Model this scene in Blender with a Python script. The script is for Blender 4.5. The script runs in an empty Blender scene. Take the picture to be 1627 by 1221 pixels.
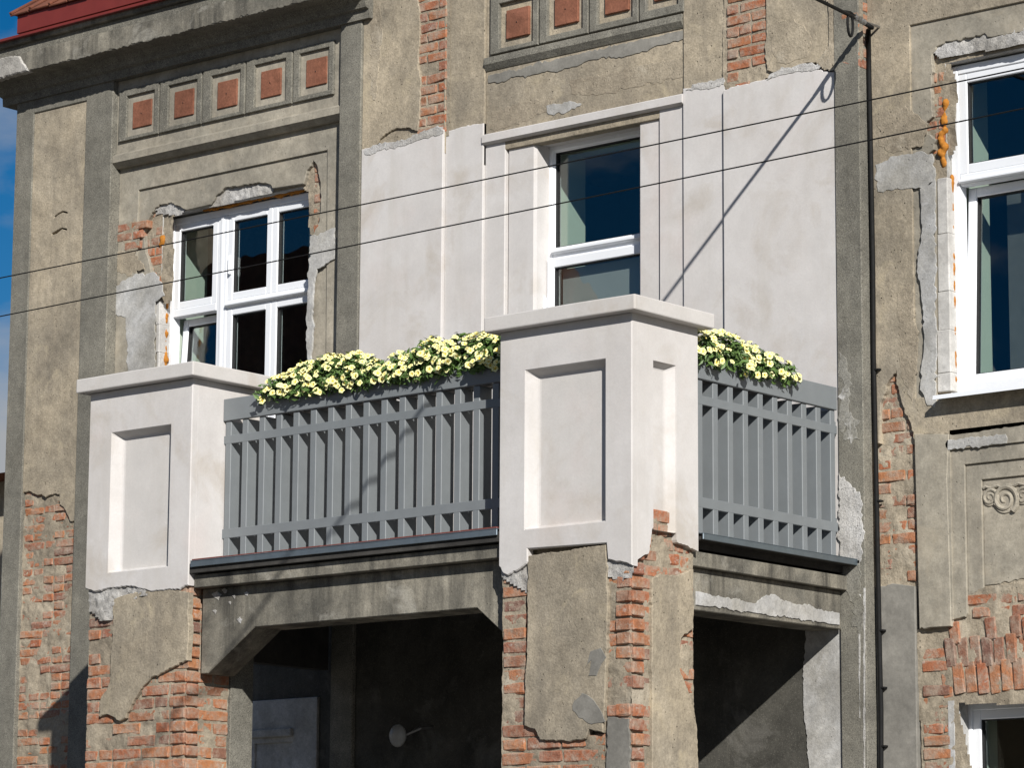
import bpy, bmesh, math, random
from mathutils import Vector, Matrix, noise
from mathutils.geometry import delaunay_2d_cdt
from math import radians, sin, cos, pi

random.seed(7)
SC = bpy.context.scene
COL = SC.collection

# ------------------------------------------------------------------ camera
F_PX, PW, PH = 5240.05, 1627.0, 1221.0
YAW, PIT, ROL = radians(-40.2724), radians(10.1371), radians(0.352)
CAM = Vector((11.0, -16.12, 1.6))
fwd = Vector((sin(YAW)*cos(PIT), cos(YAW)*cos(PIT), sin(PIT)))
rgt = fwd.cross(Vector((0, 0, 1))).normalized()
upv = rgt.cross(fwd)
rgt2 = cos(ROL)*rgt + sin(ROL)*upv
upv2 = -sin(ROL)*rgt + cos(ROL)*upv
cd = bpy.data.cameras.new('camera')
cam = bpy.data.objects.new('camera', cd)
COL.objects.link(cam)
cd.sensor_width = 36.0
cd.lens = F_PX / PW * 36.0
cd.clip_start, cd.clip_end = 0.1, 2000
m3 = Matrix((rgt2, upv2, -fwd)).transposed()
cam.matrix_world = Matrix.Translation(CAM) @ m3.to_4x4()
SC.camera = cam

def ray(x, y):
    return fwd + rgt2*((x-PW/2)/F_PX) - upv2*((y-PH/2)/F_PX)
def U(x, y, Y):
    """where the sight line through a point of the photo meets the plane y = Y"""
    r = ray(x, y); p = CAM + r*((Y-CAM.y)/r.y); return (p.x, p.z)
def V(x, y, X):
    """... the plane x = X, as (y, z)"""
    r = ray(x, y); p = CAM + r*((X-CAM.x)/r.x); return (p.y, p.z)

# ------------------------------------------------------------------ world, sun, exposure
SUN = Vector((1.25, -1.0, 0.86)).normalized()
EL = math.asin(SUN.z)
w = bpy.data.worlds.new('World'); SC.world = w; w.use_nodes = True
nt = w.node_tree; nt.nodes.clear()
wo = nt.nodes.new('ShaderNodeOutputWorld'); bg = nt.nodes.new('ShaderNodeBackground')
sky = nt.nodes.new('ShaderNodeTexSky'); sky.sky_type = 'NISHITA'; sky.sun_disc = False
sky.sun_elevation = EL; sky.sun_rotation = math.atan2(SUN.x, SUN.y)
sky.altitude = 600; sky.air_density = 0.85; sky.dust_density = 0.1; sky.ozone_density = 2.5
tc = nt.nodes.new('ShaderNodeTexCoord')
mp = nt.nodes.new('ShaderNodeMapping'); mp.inputs['Scale'].default_value = (1, 1, 2.2); mp.inputs['Location'].default_value = (0.36, 0.1, 0.0)
nz = nt.nodes.new('ShaderNodeTexNoise'); nz.inputs['Scale'].default_value = 5.0; nz.inputs['Detail'].default_value = 9; nz.inputs['Roughness'].default_value = 0.55
cr = nt.nodes.new('ShaderNodeValToRGB'); cr.color_ramp.elements[0].position = 0.53; cr.color_ramp.elements[1].position = 0.71
mx = nt.nodes.new('ShaderNodeMix'); mx.data_type = 'RGBA'
mx.inputs['B'].default_value = (6.5, 6.8, 7.2, 1)
hs = nt.nodes.new('ShaderNodeHueSaturation'); hs.inputs['Saturation'].default_value = 1.45
nt.links.new(tc.outputs['Generated'], mp.inputs['Vector']); nt.links.new(mp.outputs[0], nz.inputs['Vector'])
sx = nt.nodes.new('ShaderNodeSeparateXYZ'); nt.links.new(tc.outputs['Generated'], sx.inputs[0])
lowz = nt.nodes.new('ShaderNodeMapRange'); lowz.inputs['From Min'].default_value = .200; lowz.inputs['From Max'].default_value = .12
lowz.inputs['To Min'].default_value = 0; lowz.inputs['To Max'].default_value = .75
nt.links.new(sx.outputs['Z'], lowz.inputs['Value'])
ad = nt.nodes.new('ShaderNodeMath'); ad.operation = 'ADD'; nt.links.new(nz.outputs['Fac'], ad.inputs[0]); nt.links.new(lowz.outputs[0], ad.inputs[1])
nt.links.new(ad.outputs[0], cr.inputs['Fac']); nt.links.new(cr.outputs['Color'], mx.inputs['Factor'])
nt.links.new(sky.outputs[0], hs.inputs['Color']); nt.links.new(hs.outputs[0], mx.inputs['A']); nt.links.new(mx.outputs['Result'], bg.inputs['Color'])
bg.inputs['Strength'].default_value = 0.05
nt.links.new(bg.outputs[0], wo.inputs['Surface'])
sl = bpy.data.lights.new('sun', 'SUN'); sl.energy = 5.0; sl.angle = radians(0.5); sl.color = (1.0, 0.965, 0.91)
so = bpy.data.objects.new('sun', sl); COL.objects.link(so)
so.rotation_euler = SUN.to_track_quat('Z', 'Y').to_euler(); so.location = SUN*40
SC.view_settings.view_transform = 'Standard'; SC.view_settings.look = 'None'
SC.view_settings.gamma = 1; SC.view_settings.use_curve_mapping = False
SC.view_settings.exposure = 0.2
SC.render.engine = 'CYCLES'
SC.cycles.max_bounces = 6; SC.cycles.transparent_max_bounces = 16

# ------------------------------------------------------------------ materials
MATS = {}
class NG:
    def __init__(s, name):
        s.m = bpy.data.materials.new(name); s.m.use_nodes = True
        s.t = s.m.node_tree; s.t.nodes.clear()
        s.out = s.t.nodes.new('ShaderNodeOutputMaterial')
        s.b = s.t.nodes.new('ShaderNodeBsdfPrincipled')
        s.t.links.new(s.b.outputs[0], s.out.inputs[0])
        g = s.t.nodes.new('ShaderNodeNewGeometry'); s.pos = g.outputs['Position']
        MATS[name] = s.m
    def L(s, a, b): s.t.links.new(a, b)
    def n(s, k): return s.t.nodes.new(k)
    def scaled(s, v, sc):
        q = s.n('ShaderNodeMapping'); q.inputs['Scale'].default_value = sc; s.L(v, q.inputs['Vector']); return q.outputs[0]
    def noise(s, scale, detail=6, rough=.6, vec=None, dist=0):
        q = s.n('ShaderNodeTexNoise'); q.inputs['Scale'].default_value = scale; q.inputs['Detail'].default_value = detail
        q.inputs['Roughness'].default_value = rough; q.inputs['Distortion'].default_value = dist
        s.L(vec or s.pos, q.inputs['Vector']); return q.outputs['Fac']
    def voro(s, scale, vec=None):
        q = s.n('ShaderNodeTexVoronoi'); q.inputs['Scale'].default_value = scale; s.L(vec or s.pos, q.inputs['Vector']); return q
    def ramp(s, f, stops):
        q = s.n('ShaderNodeValToRGB'); e = q.color_ramp.elements
        while len(e) < len(stops): e.new(.5)
        for i, (p, c) in enumerate(stops):
            e[i].position = p; e[i].color = (c, c, c, 1) if not hasattr(c, '__len__') else (*c, 1)
        s.L(f, q.inputs['Fac']); return q.outputs['Color']
    def mix(s, f, a, b, mode='MIX'):
        q = s.n('ShaderNodeMix'); q.data_type = 'RGBA'; q.blend_type = mode
        for k, v in (('Factor', f), ('A', a), ('B', b)):
            if hasattr(v, 'is_linked') or hasattr(v, 'links'): s.L(v, q.inputs[k])
            else: q.inputs[k].default_value = v if k == 'Factor' else (*v, 1)
        return q.outputs['Result']
    def math(s, op, a, b):
        q = s.n('ShaderNodeMath'); q.operation = op
        for i, v in enumerate((a, b)):
            if hasattr(v, 'links'): s.L(v, q.inputs[i])
            else: q.inputs[i].default_value = v
        return q.outputs[0]
    def bump(s, hs):
        prev = None
        for h, st, d in hs:
            q = s.n('ShaderNodeBump'); q.inputs['Strength'].default_value = st; q.inputs['Distance'].default_value = d
            s.L(h, q.inputs['Height'])
            if prev: s.L(prev, q.inputs['Normal'])
            prev = q.outputs[0]
        s.L(prev, s.b.inputs['Normal'])

def plaster(name, c1, c2, stain=(.1, .09, .07), stain_amt=.5, speck=.0, pits=.3, bump=1.0, fine=1.0, light=None, light_amt=0, rough=.92, smooth=False, lo=.52):
    g = NG(name)
    a = g.ramp(g.noise(1.7, 9, .62), [(.38, 0), (.62, 1)])
    col = g.mix(a, c1, c2)
    gm = g.ramp(g.noise(.8, 7, .7, None, .8), [(.36, .95 if smooth else .74), (.60, 1.02 if smooth else 1.08)])
    col = g.mix(1.0, col, gm, 'MULTIPLY')
    if smooth:
        dp = g.ramp(g.noise(2.1, 7, .62, None, .5), [(.53, 0), (.68, 1)]); col = g.mix(g.math('MULTIPLY', dp, .85), col, (.475, .435, .39))
        pk = g.ramp(g.noise(1.3, 5, .6, g.scaled(g.pos, (1.3, 1.1, 1.2))), [(.55, 0), (.7, 1)]); col = g.mix(g.math('MULTIPLY', pk, .6), col, (.57, .515, .49))
    b = g.ramp(g.noise(7.0, 8, .65), [(.3, .95), (.7, 1.03)] if smooth else [(.3, .80), (.7, 1.12)])
    col = g.mix(1.0, col, b, 'MULTIPLY')
    gr = g.ramp(g.noise(70, 6, .75), [(.28, .70), (.72, 1.25)])
    if not smooth:
        md = g.ramp(g.noise(19, 7, .7), [(.32, .80), (.68, 1.14)]); col = g.mix(.85, col, md, 'MULTIPLY')
    col = g.mix(fine, col, gr, 'MULTIPLY')
    # rain streaks: long in z
    st = g.ramp(g.noise(1.0, 8, .65, g.scaled(g.pos, (5.5, 5.5, .55))), [(lo, 0), (lo+.22, 1)])
    col = g.mix(g.math('MULTIPLY', st, stain_amt), col, stain)
    if light:
        li = g.ramp(g.noise(3.1, 9, .68, None, .6), [(.56, 0), (.66, 1)])
        col = g.mix(g.math('MULTIPLY', li, light_amt), col, light)
    bl = []
    if speck:
        v = g.noise(150, 3, .6)
        sp = g.ramp(v, [(.38, 1), (.46, 0)])
        col = g.mix(g.math('MULTIPLY', sp, speck), col, (.045, .042, .036))
        sp2 = g.ramp(g.noise(120, 2, .5, g.scaled(g.pos, (1, 1.3, 1.1))), [(.63, 0), (.68, 1)])
        col = g.mix(g.math('MULTIPLY', sp2, speck*.8), col, (.42, .39, .32))
    if pits:
        vo = g.voro(30, g.scaled(g.pos, (1, 1, .8))); pm = g.ramp(g.math('ADD', vo.outputs['Distance'], g.math('MULTIPLY', g.noise(90, 3, .6), .22)), [(.14, 1), (.24, 0)])
        gate = g.ramp(g.noise(6, 5, .65), [(.46, 0), (.58, 1)])
        pm = g.math('MULTIPLY', pm, gate)
        col = g.mix(g.math('MULTIPLY', pm, pits), col, (.075, .06, .04))
        bl.append((g.math('MULTIPLY', pm, -1), min(1, pits*1.5), .012))
    bl.append((g.noise(9, 8, .62), .4*bump, .014 if not smooth else .004))
    bl.append((g.noise(80, 5, .65), .6*bump, .004))
    g.bump(bl)
    g.L(col, g.b.inputs['Base Color']); g.b.inputs['Roughness'].default_value = rough
    g.b.inputs['Specular IOR Level'].default_value = .25
    return g.m

TAN = plaster('tan_plaster', (.445, .378, .278), (.335, .292, .225), (.165, .145, .118), .58, .12, .75, 1.35, 1, (.47, .40, .28), .6)
TAN2 = plaster('grey_tan_plaster', (.395, .356, .285), (.315, .29, .238), (.165, .15, .126), .58, 0, .35, .6, .6, (.40, .345, .26), .35)
GREY = plaster('grey_roughcast', (.235, .222, .184), (.195, .186, .158), (.09, .085, .072), .45, .75, 0, 1.0, 1)
CONC = plaster('stained_concrete', (.36, .33, .265), (.15, .142, .12), (.045, .043, .038), .9, .3, .35, .8, 1, (.50, .48, .42), .35, lo=.44)
STUC = plaster('new_white_stucco', (.595, .575, .56), (.55, .525, .505), (.45, .42, .375), .45, 0, 0, .3, .2, (.63, .615, .605), .35, smooth=True)
STUCB = plaster('new_greyish_stucco', (.565, .543, .52), (.54, .518, .495), (.46, .435, .40), .4, 0, 0, .3, .2, (.60, .585, .57), .3, smooth=True)
CEM = plaster('pale_cement', (.54, .54, .535), (.40, .385, .35), (.26, .25, .235), .45, .1, .3, .9, .8, (.60, .60, .60), .55)
CEMD = plaster('grey_cement', (.27, .257, .228), (.235, .225, .20), (.18, .17, .15), .3, 0, 0, .4, .4)
LIME = plaster('crumbled_lime', (.60, .59, .575), (.42, .40, .365), (.24, .21, .18), .5, .3, .8, 2.2, 1)
SMEAR = plaster('chalk_smear_on_roughcast', (.22, .21, .175), (.30, .29, .26), (.12, .115, .10), .3, .55, 0, 1.0, 1, (.62, .61, .60), .95)
MORT = plaster('lime_mortar', (.42, .36, .27), (.335, .285, .215), (.20, .165, .12), .45, .15, .6, 1.8, 1, (.50, .45, .36), .5)
SHADEW = plaster('shade_dark_stained_wall', (.105, .10, .085), (.06, .058, .05), (.03, .03, .028), .6, .2, .2, .7, 1, (.22, .21, .19), .3)  # stained porch wall, base colour darkened to imitate the deep shade there
SHADEC = plaster('shade_dark_ceiling', (.07, .066, .06), (.045, .043, .04), (.03, .03, .028), .5, 0, .1, .5, .6)  # near-black colour stands in for shade under the balcony

def simple(name, c, rough=.5, metal=0, var=.12, bump=.0, scale=20, spec=.5):
    g = NG(name)
    f = g.ramp(g.noise(scale, 6, .6), [(.25, 1-var), (.75, 1+var)])
    g.L(g.mix(1.0, c, f, 'MULTIPLY'), g.b.inputs['Base Color'])
    rr = g.ramp(g.noise(scale*.7, 5, .6), [(.3, max(0, rough-.08)), (.7, min(1, rough+.1))])
    g.L(rr, g.b.inputs['Roughness']); g.b.inputs['Metallic'].default_value = metal
    g.b.inputs['Specular IOR Level'].default_value = spec
    if bump: g.bump([(g.noise(scale*3, 5, .6), bump, .004)])
    return g.m
RAIL = simple('grey_rail_paint', (.178, .194, .203), .45, 0, .07, .15, 9)
PVC = simple('white_window_plastic', (.78, .80, .83), .3, 0, .03, 0, 5)
GASK = simple('black_gasket', (.015, .015, .016), .6)
ZINC = simple('zinc_sheet', (.22, .27, .31), .38, .75, .15, .1, 12)
RUSTED = simple('red_brown_edge', (.16, .045, .035), .6, 0, .3, .3, 30)
REDM = simple('red_painted_sheet', (.17, .028, .022), .42, 0, .12, .05, 6)
FOAM = simple('orange_foam', (.40, .16, .025), .8, 0, .3, .8, 40, .2)
AAC = plaster('white_aerated_block', (.66, .65, .62), (.60, .58, .55), (.45, .42, .38), .3, 0, .25, .6, .5)
CABLE = simple('black_cable', (.010, .010, .010), .7, 0, .2, .1, 30, .2)
STEEL = simple('steel', (.35, .35, .35), .35, .9, .2)
LAMPM = simple('milky_lamp_glass', (.40, .40, .385), .3)
TERR = plaster('terracotta_tile', (.27, .115, .07), (.23, .092, .056), (.20, .09, .06), .4, 0, .35, .8, 1, (.40, .17, .11), .4)
ROOFT = plaster('clay_roof_tile', (.23, .085, .05), (.17, .065, .042), (.12, .06, .045), .4, 0, 0, .6, 1)
ROOM = simple('pale_green_room_wall', (.46, .53, .45), .8, 0, .05, 0, 3)
ROOMD = simple('dim_room', (.13, .12, .11), .9, 0, .1, 0, 3)
FLOORM = simple('wooden_room_floor', (.14, .085, .05), .5, 0, .3, 0, 3)
LEAFM = simple('petunia_leaf', (.085, .15, .035), .5, 0, .45, 0, 25)
PETAL = simple('pale_yellow_petal', (.86, .83, .42), .6, 0, .14, 0, 30, .2)
THROAT = simple('deep_yellow_throat', (.70, .50, .04), .6, 0, .1, 0, 30, .2)
PLANTER = simple('dark_planter', (.05, .045, .04), .6)
ASPH = simple('asphalt', (.055, .054, .052), .9, 0, .2, .5, 30)
PAVE = simple('pavement_concrete', (.10, .097, .09), .9, 0, .15, .4, 12)
KERB = simple('kerb_stone', (.33, .32, .30), .85, 0, .15, .4, 14)
WOOD = simple('weathered_pole_wood', (.12, .09, .06), .85, 0, .3, .4, 14)
CURT = simple('grey_blind', (.30, .31, .31), .9, 0, .06, 0, 5)
LACE = simple('white_curtain', (.62, .62, .60), .9, 0, .08, 0, 9)

g = NG('brick_clay')
oi = g.n('ShaderNodeObjectInfo')
bc = g.ramp(oi.outputs['Random'], [(0, (.40, .165, .085)), (.22, (.36, .13, .068)), (.40, (.43, .185, .088)), (.55, (.28, .12, .08)), (.70, (.40, .175, .09)), (.84, (.20, .105, .08)), (1, (.44, .19, .085))])
bc = g.mix(1.0, bc, g.ramp(g.noise(34, 7, .7), [(.25, .68), (.75, 1.22)]), 'MULTIPLY')
dust = g.ramp(g.noise(11, 9, .74), [(.44, 0), (.60, 1)])
bc = g.mix(g.math('MULTIPLY', dust, .8), bc, (.37, .295, .23))
lm = g.ramp(g.noise(17, 8, .7, g.scaled(g.pos, (1.1, .9, 1.3))), [(.58, 0), (.68, 1)])
bc = g.mix(g.math('MULTIPLY', lm, .7), bc, (.47, .42, .37))
dk = g.ramp(g.noise(5, 6, .6), [(.58, 0), (.75, 1)])
bc = g.mix(g.math('MULTIPLY', dk, .5), bc, (.11, .07, .055))
g.L(bc, g.b.inputs['Base Color']); g.b.inputs['Roughness'].default_value = .93; g.b.inputs['Specular IOR Level'].default_value = .2
g.bump([(g.noise(26, 7, .7), .8, .012), (g.noise(120, 4, .6), .6, .004)])
BRICK = g.m

g = NG('window_glass')
g.t.nodes.remove(g.b)
fr = g.n('ShaderNodeLayerWeight'); fr.inputs['Blend'].default_value = .5
tr = g.n('ShaderNodeBsdfTransparent'); tr.inputs['Color'].default_value = (.86, .9, .89, 1)
gl = g.n('ShaderNodeBsdfGlossy'); gl.inputs['Roughness'].default_value = .0; gl.inputs['Color'].default_value = (1, 1, 1, 1)
wv = g.n('ShaderNodeBump'); wv.inputs['Strength'].default_value = .04; wv.inputs['Distance'].default_value = .02
g.L(g.noise(2.2, 2, .5), wv.inputs['Height']); g.L(wv.outputs[0], gl.inputs['Normal'])
ms = g.n('ShaderNodeMixShader')
g.L(g.math('ADD', g.math('MULTIPLY', g.math('POWER', fr.outputs['Facing'], 4.0), .9), .075), ms.inputs[0]); g.L(tr.outputs[0], ms.inputs[1]); g.L(gl.outputs[0], ms.inputs[2]); g.L(ms.outputs[0], g.out.inputs[0])
GLASS = g.m

# ------------------------------------------------------------------ object helpers
def place(o, parent):
    COL.objects.link(o)
    if parent:
        o.parent = parent
        w_ = Vector((0, 0, 0)); p = parent
        while p: w_ += p.location; p = p.parent
        # children are given in world coordinates
        o.location = o.location - w_
    return o
def mesh_obj(name, bm, mats, parent=None, loc=(0, 0, 0), smooth=False):
    me = bpy.data.meshes.new(name); bm.to_mesh(me); bm.free()
    for m in (mats if isinstance(mats, (list, tuple)) else [mats]): me.materials.append(m)
    if smooth:
        for p in me.polygons: p.use_smooth = True
    o = bpy.data.objects.new(name, me); o.location = loc
    return place(o, parent)
def empty(name, loc, label=None, cat=None, group=None, parent=None):
    o = bpy.data.objects.new(name, None); o.location = loc; o.empty_display_size = .2
    place(o, parent)
    if label: tag(o, label, cat, group)
    return o
def tag(o, label=None, cat=None, group=None, kind=None):
    if label: o['label'] = label
    if cat: o['category'] = cat
    if group: o['group'] = group
    if kind: o['kind'] = kind
    return o
def box(bm, x0, x1, y0, y1, z0, z1, bev=0, mi=0):
    r = bmesh.ops.create_cube(bm, size=1)
    vs = r['verts']
    for v in vs:
        v.co = Vector(((x0+x1)/2+v.co.x*(x1-x0), (y0+y1)/2+v.co.y*(y1-y0), (z0+z1)/2+v.co.z*(z1-z0)))
    fs = set(f for v in vs for f in v.link_faces)
    for f in fs: f.material_index = mi
    if bev:
        es = list(set(e for v in vs for e in v.link_edges))
        bmesh.ops.bevel(bm, geom=es, offset=bev, segments=1, affect='EDGES', profile=.5)
    return vs
def tube(bm, pts, r, n=8, closed=False):
    rings = []
    P = [Vector(p) for p in pts]
    prev = None
    for i, p in enumerate(P):
        t = (P[min(i+1, len(P)-1)] - P[max(i-1, 0)]).normalized()
        a = t.cross(Vector((0, 0, 1)) if abs(t.z) < .9 else Vector((1, 0, 0))).normalized()
        if prev is not None:
            a = (prev - t*prev.dot(t)).normalized()
        prev = a
        b = t.cross(a)
        rr = r[i] if hasattr(r, '__len__') else r
        rings.append([bm.verts.new(p + a*rr*cos(2*pi*k/n) + b*rr*sin(2*pi*k/n)) for k in range(n)])
    for i in range(len(rings)-1):
        for k in range(n):
            bm.faces.new((rings[i][k], rings[i][(k+1) % n], rings[i+1][(k+1) % n], rings[i+1][k]))
    if not closed:
        bm.faces.new(rings[0][::-1]); bm.faces.new(rings[-1])

def area2(p): return sum(p[i][0]*p[(i+1) % len(p)][1]-p[(i+1) % len(p)][0]*p[i][1] for i in range(len(p)))
def inside(x, y, poly):
    c = False; j = len(poly)-1
    for i in range(len(poly)):
        xi, yi = poly[i][:2]; xj, yj = poly[j][:2]
        if (yi > y) != (yj > y) and x < (xj-xi)*(y-yi)/(yj-yi)+xi: c = not c
        j = i
    return c
_sd = [11]
def rough_loop(poly, amp=.008, seg=.016):
    """edges whose first point carries a third value are broken up into a crumbling edge"""
    out = []; n = len(poly)
    for i in range(n):
        a = poly[i]; b = poly[(i+1) % n]
        out.append((a[0], a[1]))
        if len(a) > 2 and a[2]:
            d = math.hypot(b[0]-a[0], b[1]-a[1]); k = max(1, int(d/seg))
            nx, ny = -(b[1]-a[1])/max(d, 1e-6), (b[0]-a[0])/max(d, 1e-6)
            _sd[0] += 1
            for j in range(1, k):
                t = j/k; fx, fy = a[0]+(b[0]-a[0])*t, a[1]+(b[1]-a[1])*t
                q = noise.noise(Vector((fx*9, fy*9, _sd[0]*.37)))*1.6 + noise.noise(Vector((fx*42, fy*42, _sd[0]*.61)))*1.6
                o_ = amp*a[2]*q*min(1, 4*t, 4*(1-t))
                out.append((fx+nx*o_, fy+ny*o_))
    return out
def offset_in(loop, d):
    """inset a loop (ccw) by d"""
    n = len(loop); out = []
    for i in range(n):
        p, a, b = Vector(loop[i]), Vector(loop[i-1]), Vector(loop[(i+1) % n])
        e1 = (p-a); e2 = (b-p)
        if e1.length < 1e-7 or e2.length < 1e-7: out.append(tuple(p)); continue
        n1 = Vector((-e1.y, e1.x)).normalized(); n2 = Vector((-e2.y, e2.x)).normalized()
        m = n1+n2
        if m.length < .3: out.append(tuple(p + n1*d)); continue
        m.normalize(); s = d/max(.5, m.dot(n1))
        out.append(tuple(p+m*s))
    return out
def plate(name, parent, mats, outer, holes=(), d0=0.0, d1=.05, bev=.003, axis='y', rough=.008, seg=.014, hole_bev=None, relief=0, loc=None):
    """slab with a broken or straight outline: front at depth d0, back at d1.
    axis 'y': outline in (x, z), front faces -y.  axis 'x': outline in (y, z), front faces +x."""
    def pt(u, v, d): return Vector((u, d, v)) if axis == 'y' else Vector((d, u, v))
    bm = bmesh.new()
    loops = []
    for k, lp in enumerate([outer]+list(holes)):
        lp = rough_loop(lp, rough, seg)
        ccw = area2(lp) > 0
        if (k == 0) != ccw: lp = lp[::-1]
        loops.append(lp)
    sgn = 1 if axis == 'y' else -1
    V2, E2, flat = [], [], []
    ring_f, ring_m, ring_b = [], [], []
    for k, lp in enumerate(loops):
        hb = bev if (k == 0 or hole_bev is None) else hole_bev
        ins = offset_in(lp, hb) if hb else lp
        s0 = len(V2); n = len(lp); flat.append(ins)
        V2 += [Vector(p) for p in ins]; E2 += [(s0+i, s0+(i+1) % n) for i in range(n)]
        bb = sgn*min(hb, .02) if k == 0 or hole_bev is None else sgn*abs(d1-d0)*.98 if False else sgn*min(hb, .02)
        ring_m.append([bm.verts.new(pt(p[0], p[1], d0+(bb if hb else 0))) for p in lp] if hb else None)
        ring_b.append([bm.verts.new(pt(p[0], p[1], d1)) for p in lp])
    res = delaunay_2d_cdt(V2, E2, [], 0, 1e-6)
    fv = []
    for p in res[0]:
        q = pt(p.x, p.y, d0)
        if relief:
            h = noise.noise(q*2.3)*relief + noise.noise(q*7)*relief*.4
            if axis == 'y': q.y += h
            else: q.x += h
        fv.append(bm.verts.new(q))
    for f in res[2]:
        cu = sum(res[0][i].x for i in f)/len(f); cv = sum(res[0][i].y for i in f)/len(f)
        if not inside(cu, cv, flat[0]) or any(inside(cu, cv, h_) for h_ in flat[1:]): continue
        try: bm.faces.new([fv[i] for i in f])
        except ValueError: pass
    om = {}
    for vi, origs in enumerate(res[3]):
        for o_ in origs: om[o_] = vi
    s0 = 0
    for k, lp in enumerate(loops):
        n = len(lp)
        fr_ = [fv[om[s0+i]] for i in range(n)]
        rings = [fr_] + ([ring_m[k]] if ring_m[k] else []) + [ring_b[k]]
        for A, B in zip(rings[:-1], rings[1:]):
            for i in range(n):
                j = (i+1) % n
                vs = []
                for v in (A[i], B[i], B[j], A[j]):
                    if v not in vs: vs.append(v)
                if len(vs) >= 3:
                    try:
                        f = bm.faces.new(vs)
                        if isinstance(mats, (list, tuple)) and len(mats) > 1: f.material_index = 1
                    except ValueError: pass
        s0 += n
    bmesh.ops.recalc_face_normals(bm, faces=bm.faces)
    # make sure the front looks outwards
    fr0 = max(bm.faces, key=lambda f: f.calc_area())
    want = Vector((0, -1, 0)) if axis == 'y' else Vector((1, 0, 0))
    c0 = fr0.calc_center_median(); isf = abs((c0.y if axis == 'y' else c0.x)-d0) < 1e-3 + relief*2
    if isf and fr0.normal.dot(want) < 0: bmesh.ops.reverse_faces(bm, faces=bm.faces)
    return mesh_obj(name, bm, mats, parent)
def pxl(pts, Y): return [(*U(p[0], p[1], Y), *(p[2:])) for p in pts]
def pxv(pts, X): return [(*V(p[0], p[1], X), *(p[2:])) for p in pts]
def rect(x0, x1, z0, z1): return [(x0, z0), (x1, z0), (x1, z1), (x0, z1)]

# ---- bricks: one object each, sharing meshes; the mortar sheet between is real relief too
_bm = {}
def brick_mesh(L, H, D=.10, v=0):
    key = (round(L, 2), round(H, 3), v)
    if key in _bm: return _bm[key]
    rnd = random.Random(hash(key) & 0xffff)
    bm = bmesh.new(); box(bm, -key[0]/2, key[0]/2, 0, D, -H/2, H/2, .006)
    for q in bm.verts:
        if q.co.y < D*.5:
            q.co += Vector((rnd.uniform(-.004, .004), rnd.uniform(-.003, .005), rnd.uniform(-.0035, .0035)))
    me = bpy.data.meshes.new('brick'); bm.to_mesh(me); bm.free(); me.materials.append(BRICK)
    _bm[key] = me
    return me
NB = [0]
def add_brick(parent, c, L, H, axis='y', rot=0, v=None):
    me = brick_mesh(L, H, v=random.randrange(4) if v is None else v)
    o = bpy.data.objects.new('brick', me)
    o.location = c
    o.rotation_euler = (random.uniform(-.02, .02), rot+random.uniform(-.012, .012), (pi/2 if axis == 'x' else 0)+random.uniform(-.02, .02))
    place(o, parent); NB[0] += 1
    return o
def mortar_sheet(parent, poly, d, axis='y', step=.013, amp=.010, mat=None, grow=.02, seed=0):
    us = [p[0] for p in poly]; vs = [p[1] for p in poly]
    u0, u1, v0, v1 = min(us)-grow, max(us)+grow, min(vs)-grow, max(vs)+grow
    nu, nv = max(2, int((u1-u0)/step)), max(2, int((v1-v0)/step))
    bm = bmesh.new(); G = {}
    s = 1 if axis == 'y' else -1
    def vert(i, j):
        if (i, j) not in G:
            u, v = u0+(u1-u0)*i/nu, v0+(v1-v0)*j/nv
            q = Vector((u*8, v*8, seed+.5))
            h = noise.noise(q)*1.0 + noise.noise(q*3.1)*.55 + noise.noise(q*8)*.35
            G[i, j] = bm.verts.new((u, d+s*amp*h, v) if axis == 'y' else (d+s*amp*h, u, v))
        return G[i, j]
    for i in range(nu):
        for j in range(nv):
            uc, vc = u0+(u1-u0)*(i+.5)/nu, v0+(v1-v0)*(j+.5)/nv
            if inside(uc, vc, poly) or any(inside(uc+a, vc+b, poly) for a, b in ((grow, 0), (-grow, 0), (0, grow), (0, -grow))):
                q = (vert(i, j), vert(i+1, j), vert(i+1, j+1), vert(i, j+1))
                bm.faces.new(q if axis == 'y' else q)
    bmesh.ops.recalc_face_normals(bm, faces=bm.faces)
    f0 = next(iter(bm.faces), None)
    if f0 and f0.normal.dot(Vector((0, -1, 0)) if axis == 'y' else Vector((1, 0, 0))) < 0: bmesh.ops.reverse_faces(bm, faces=bm.faces)
    return mesh_obj('mortar', bm, mat or MORT, parent, smooth=True)
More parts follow.
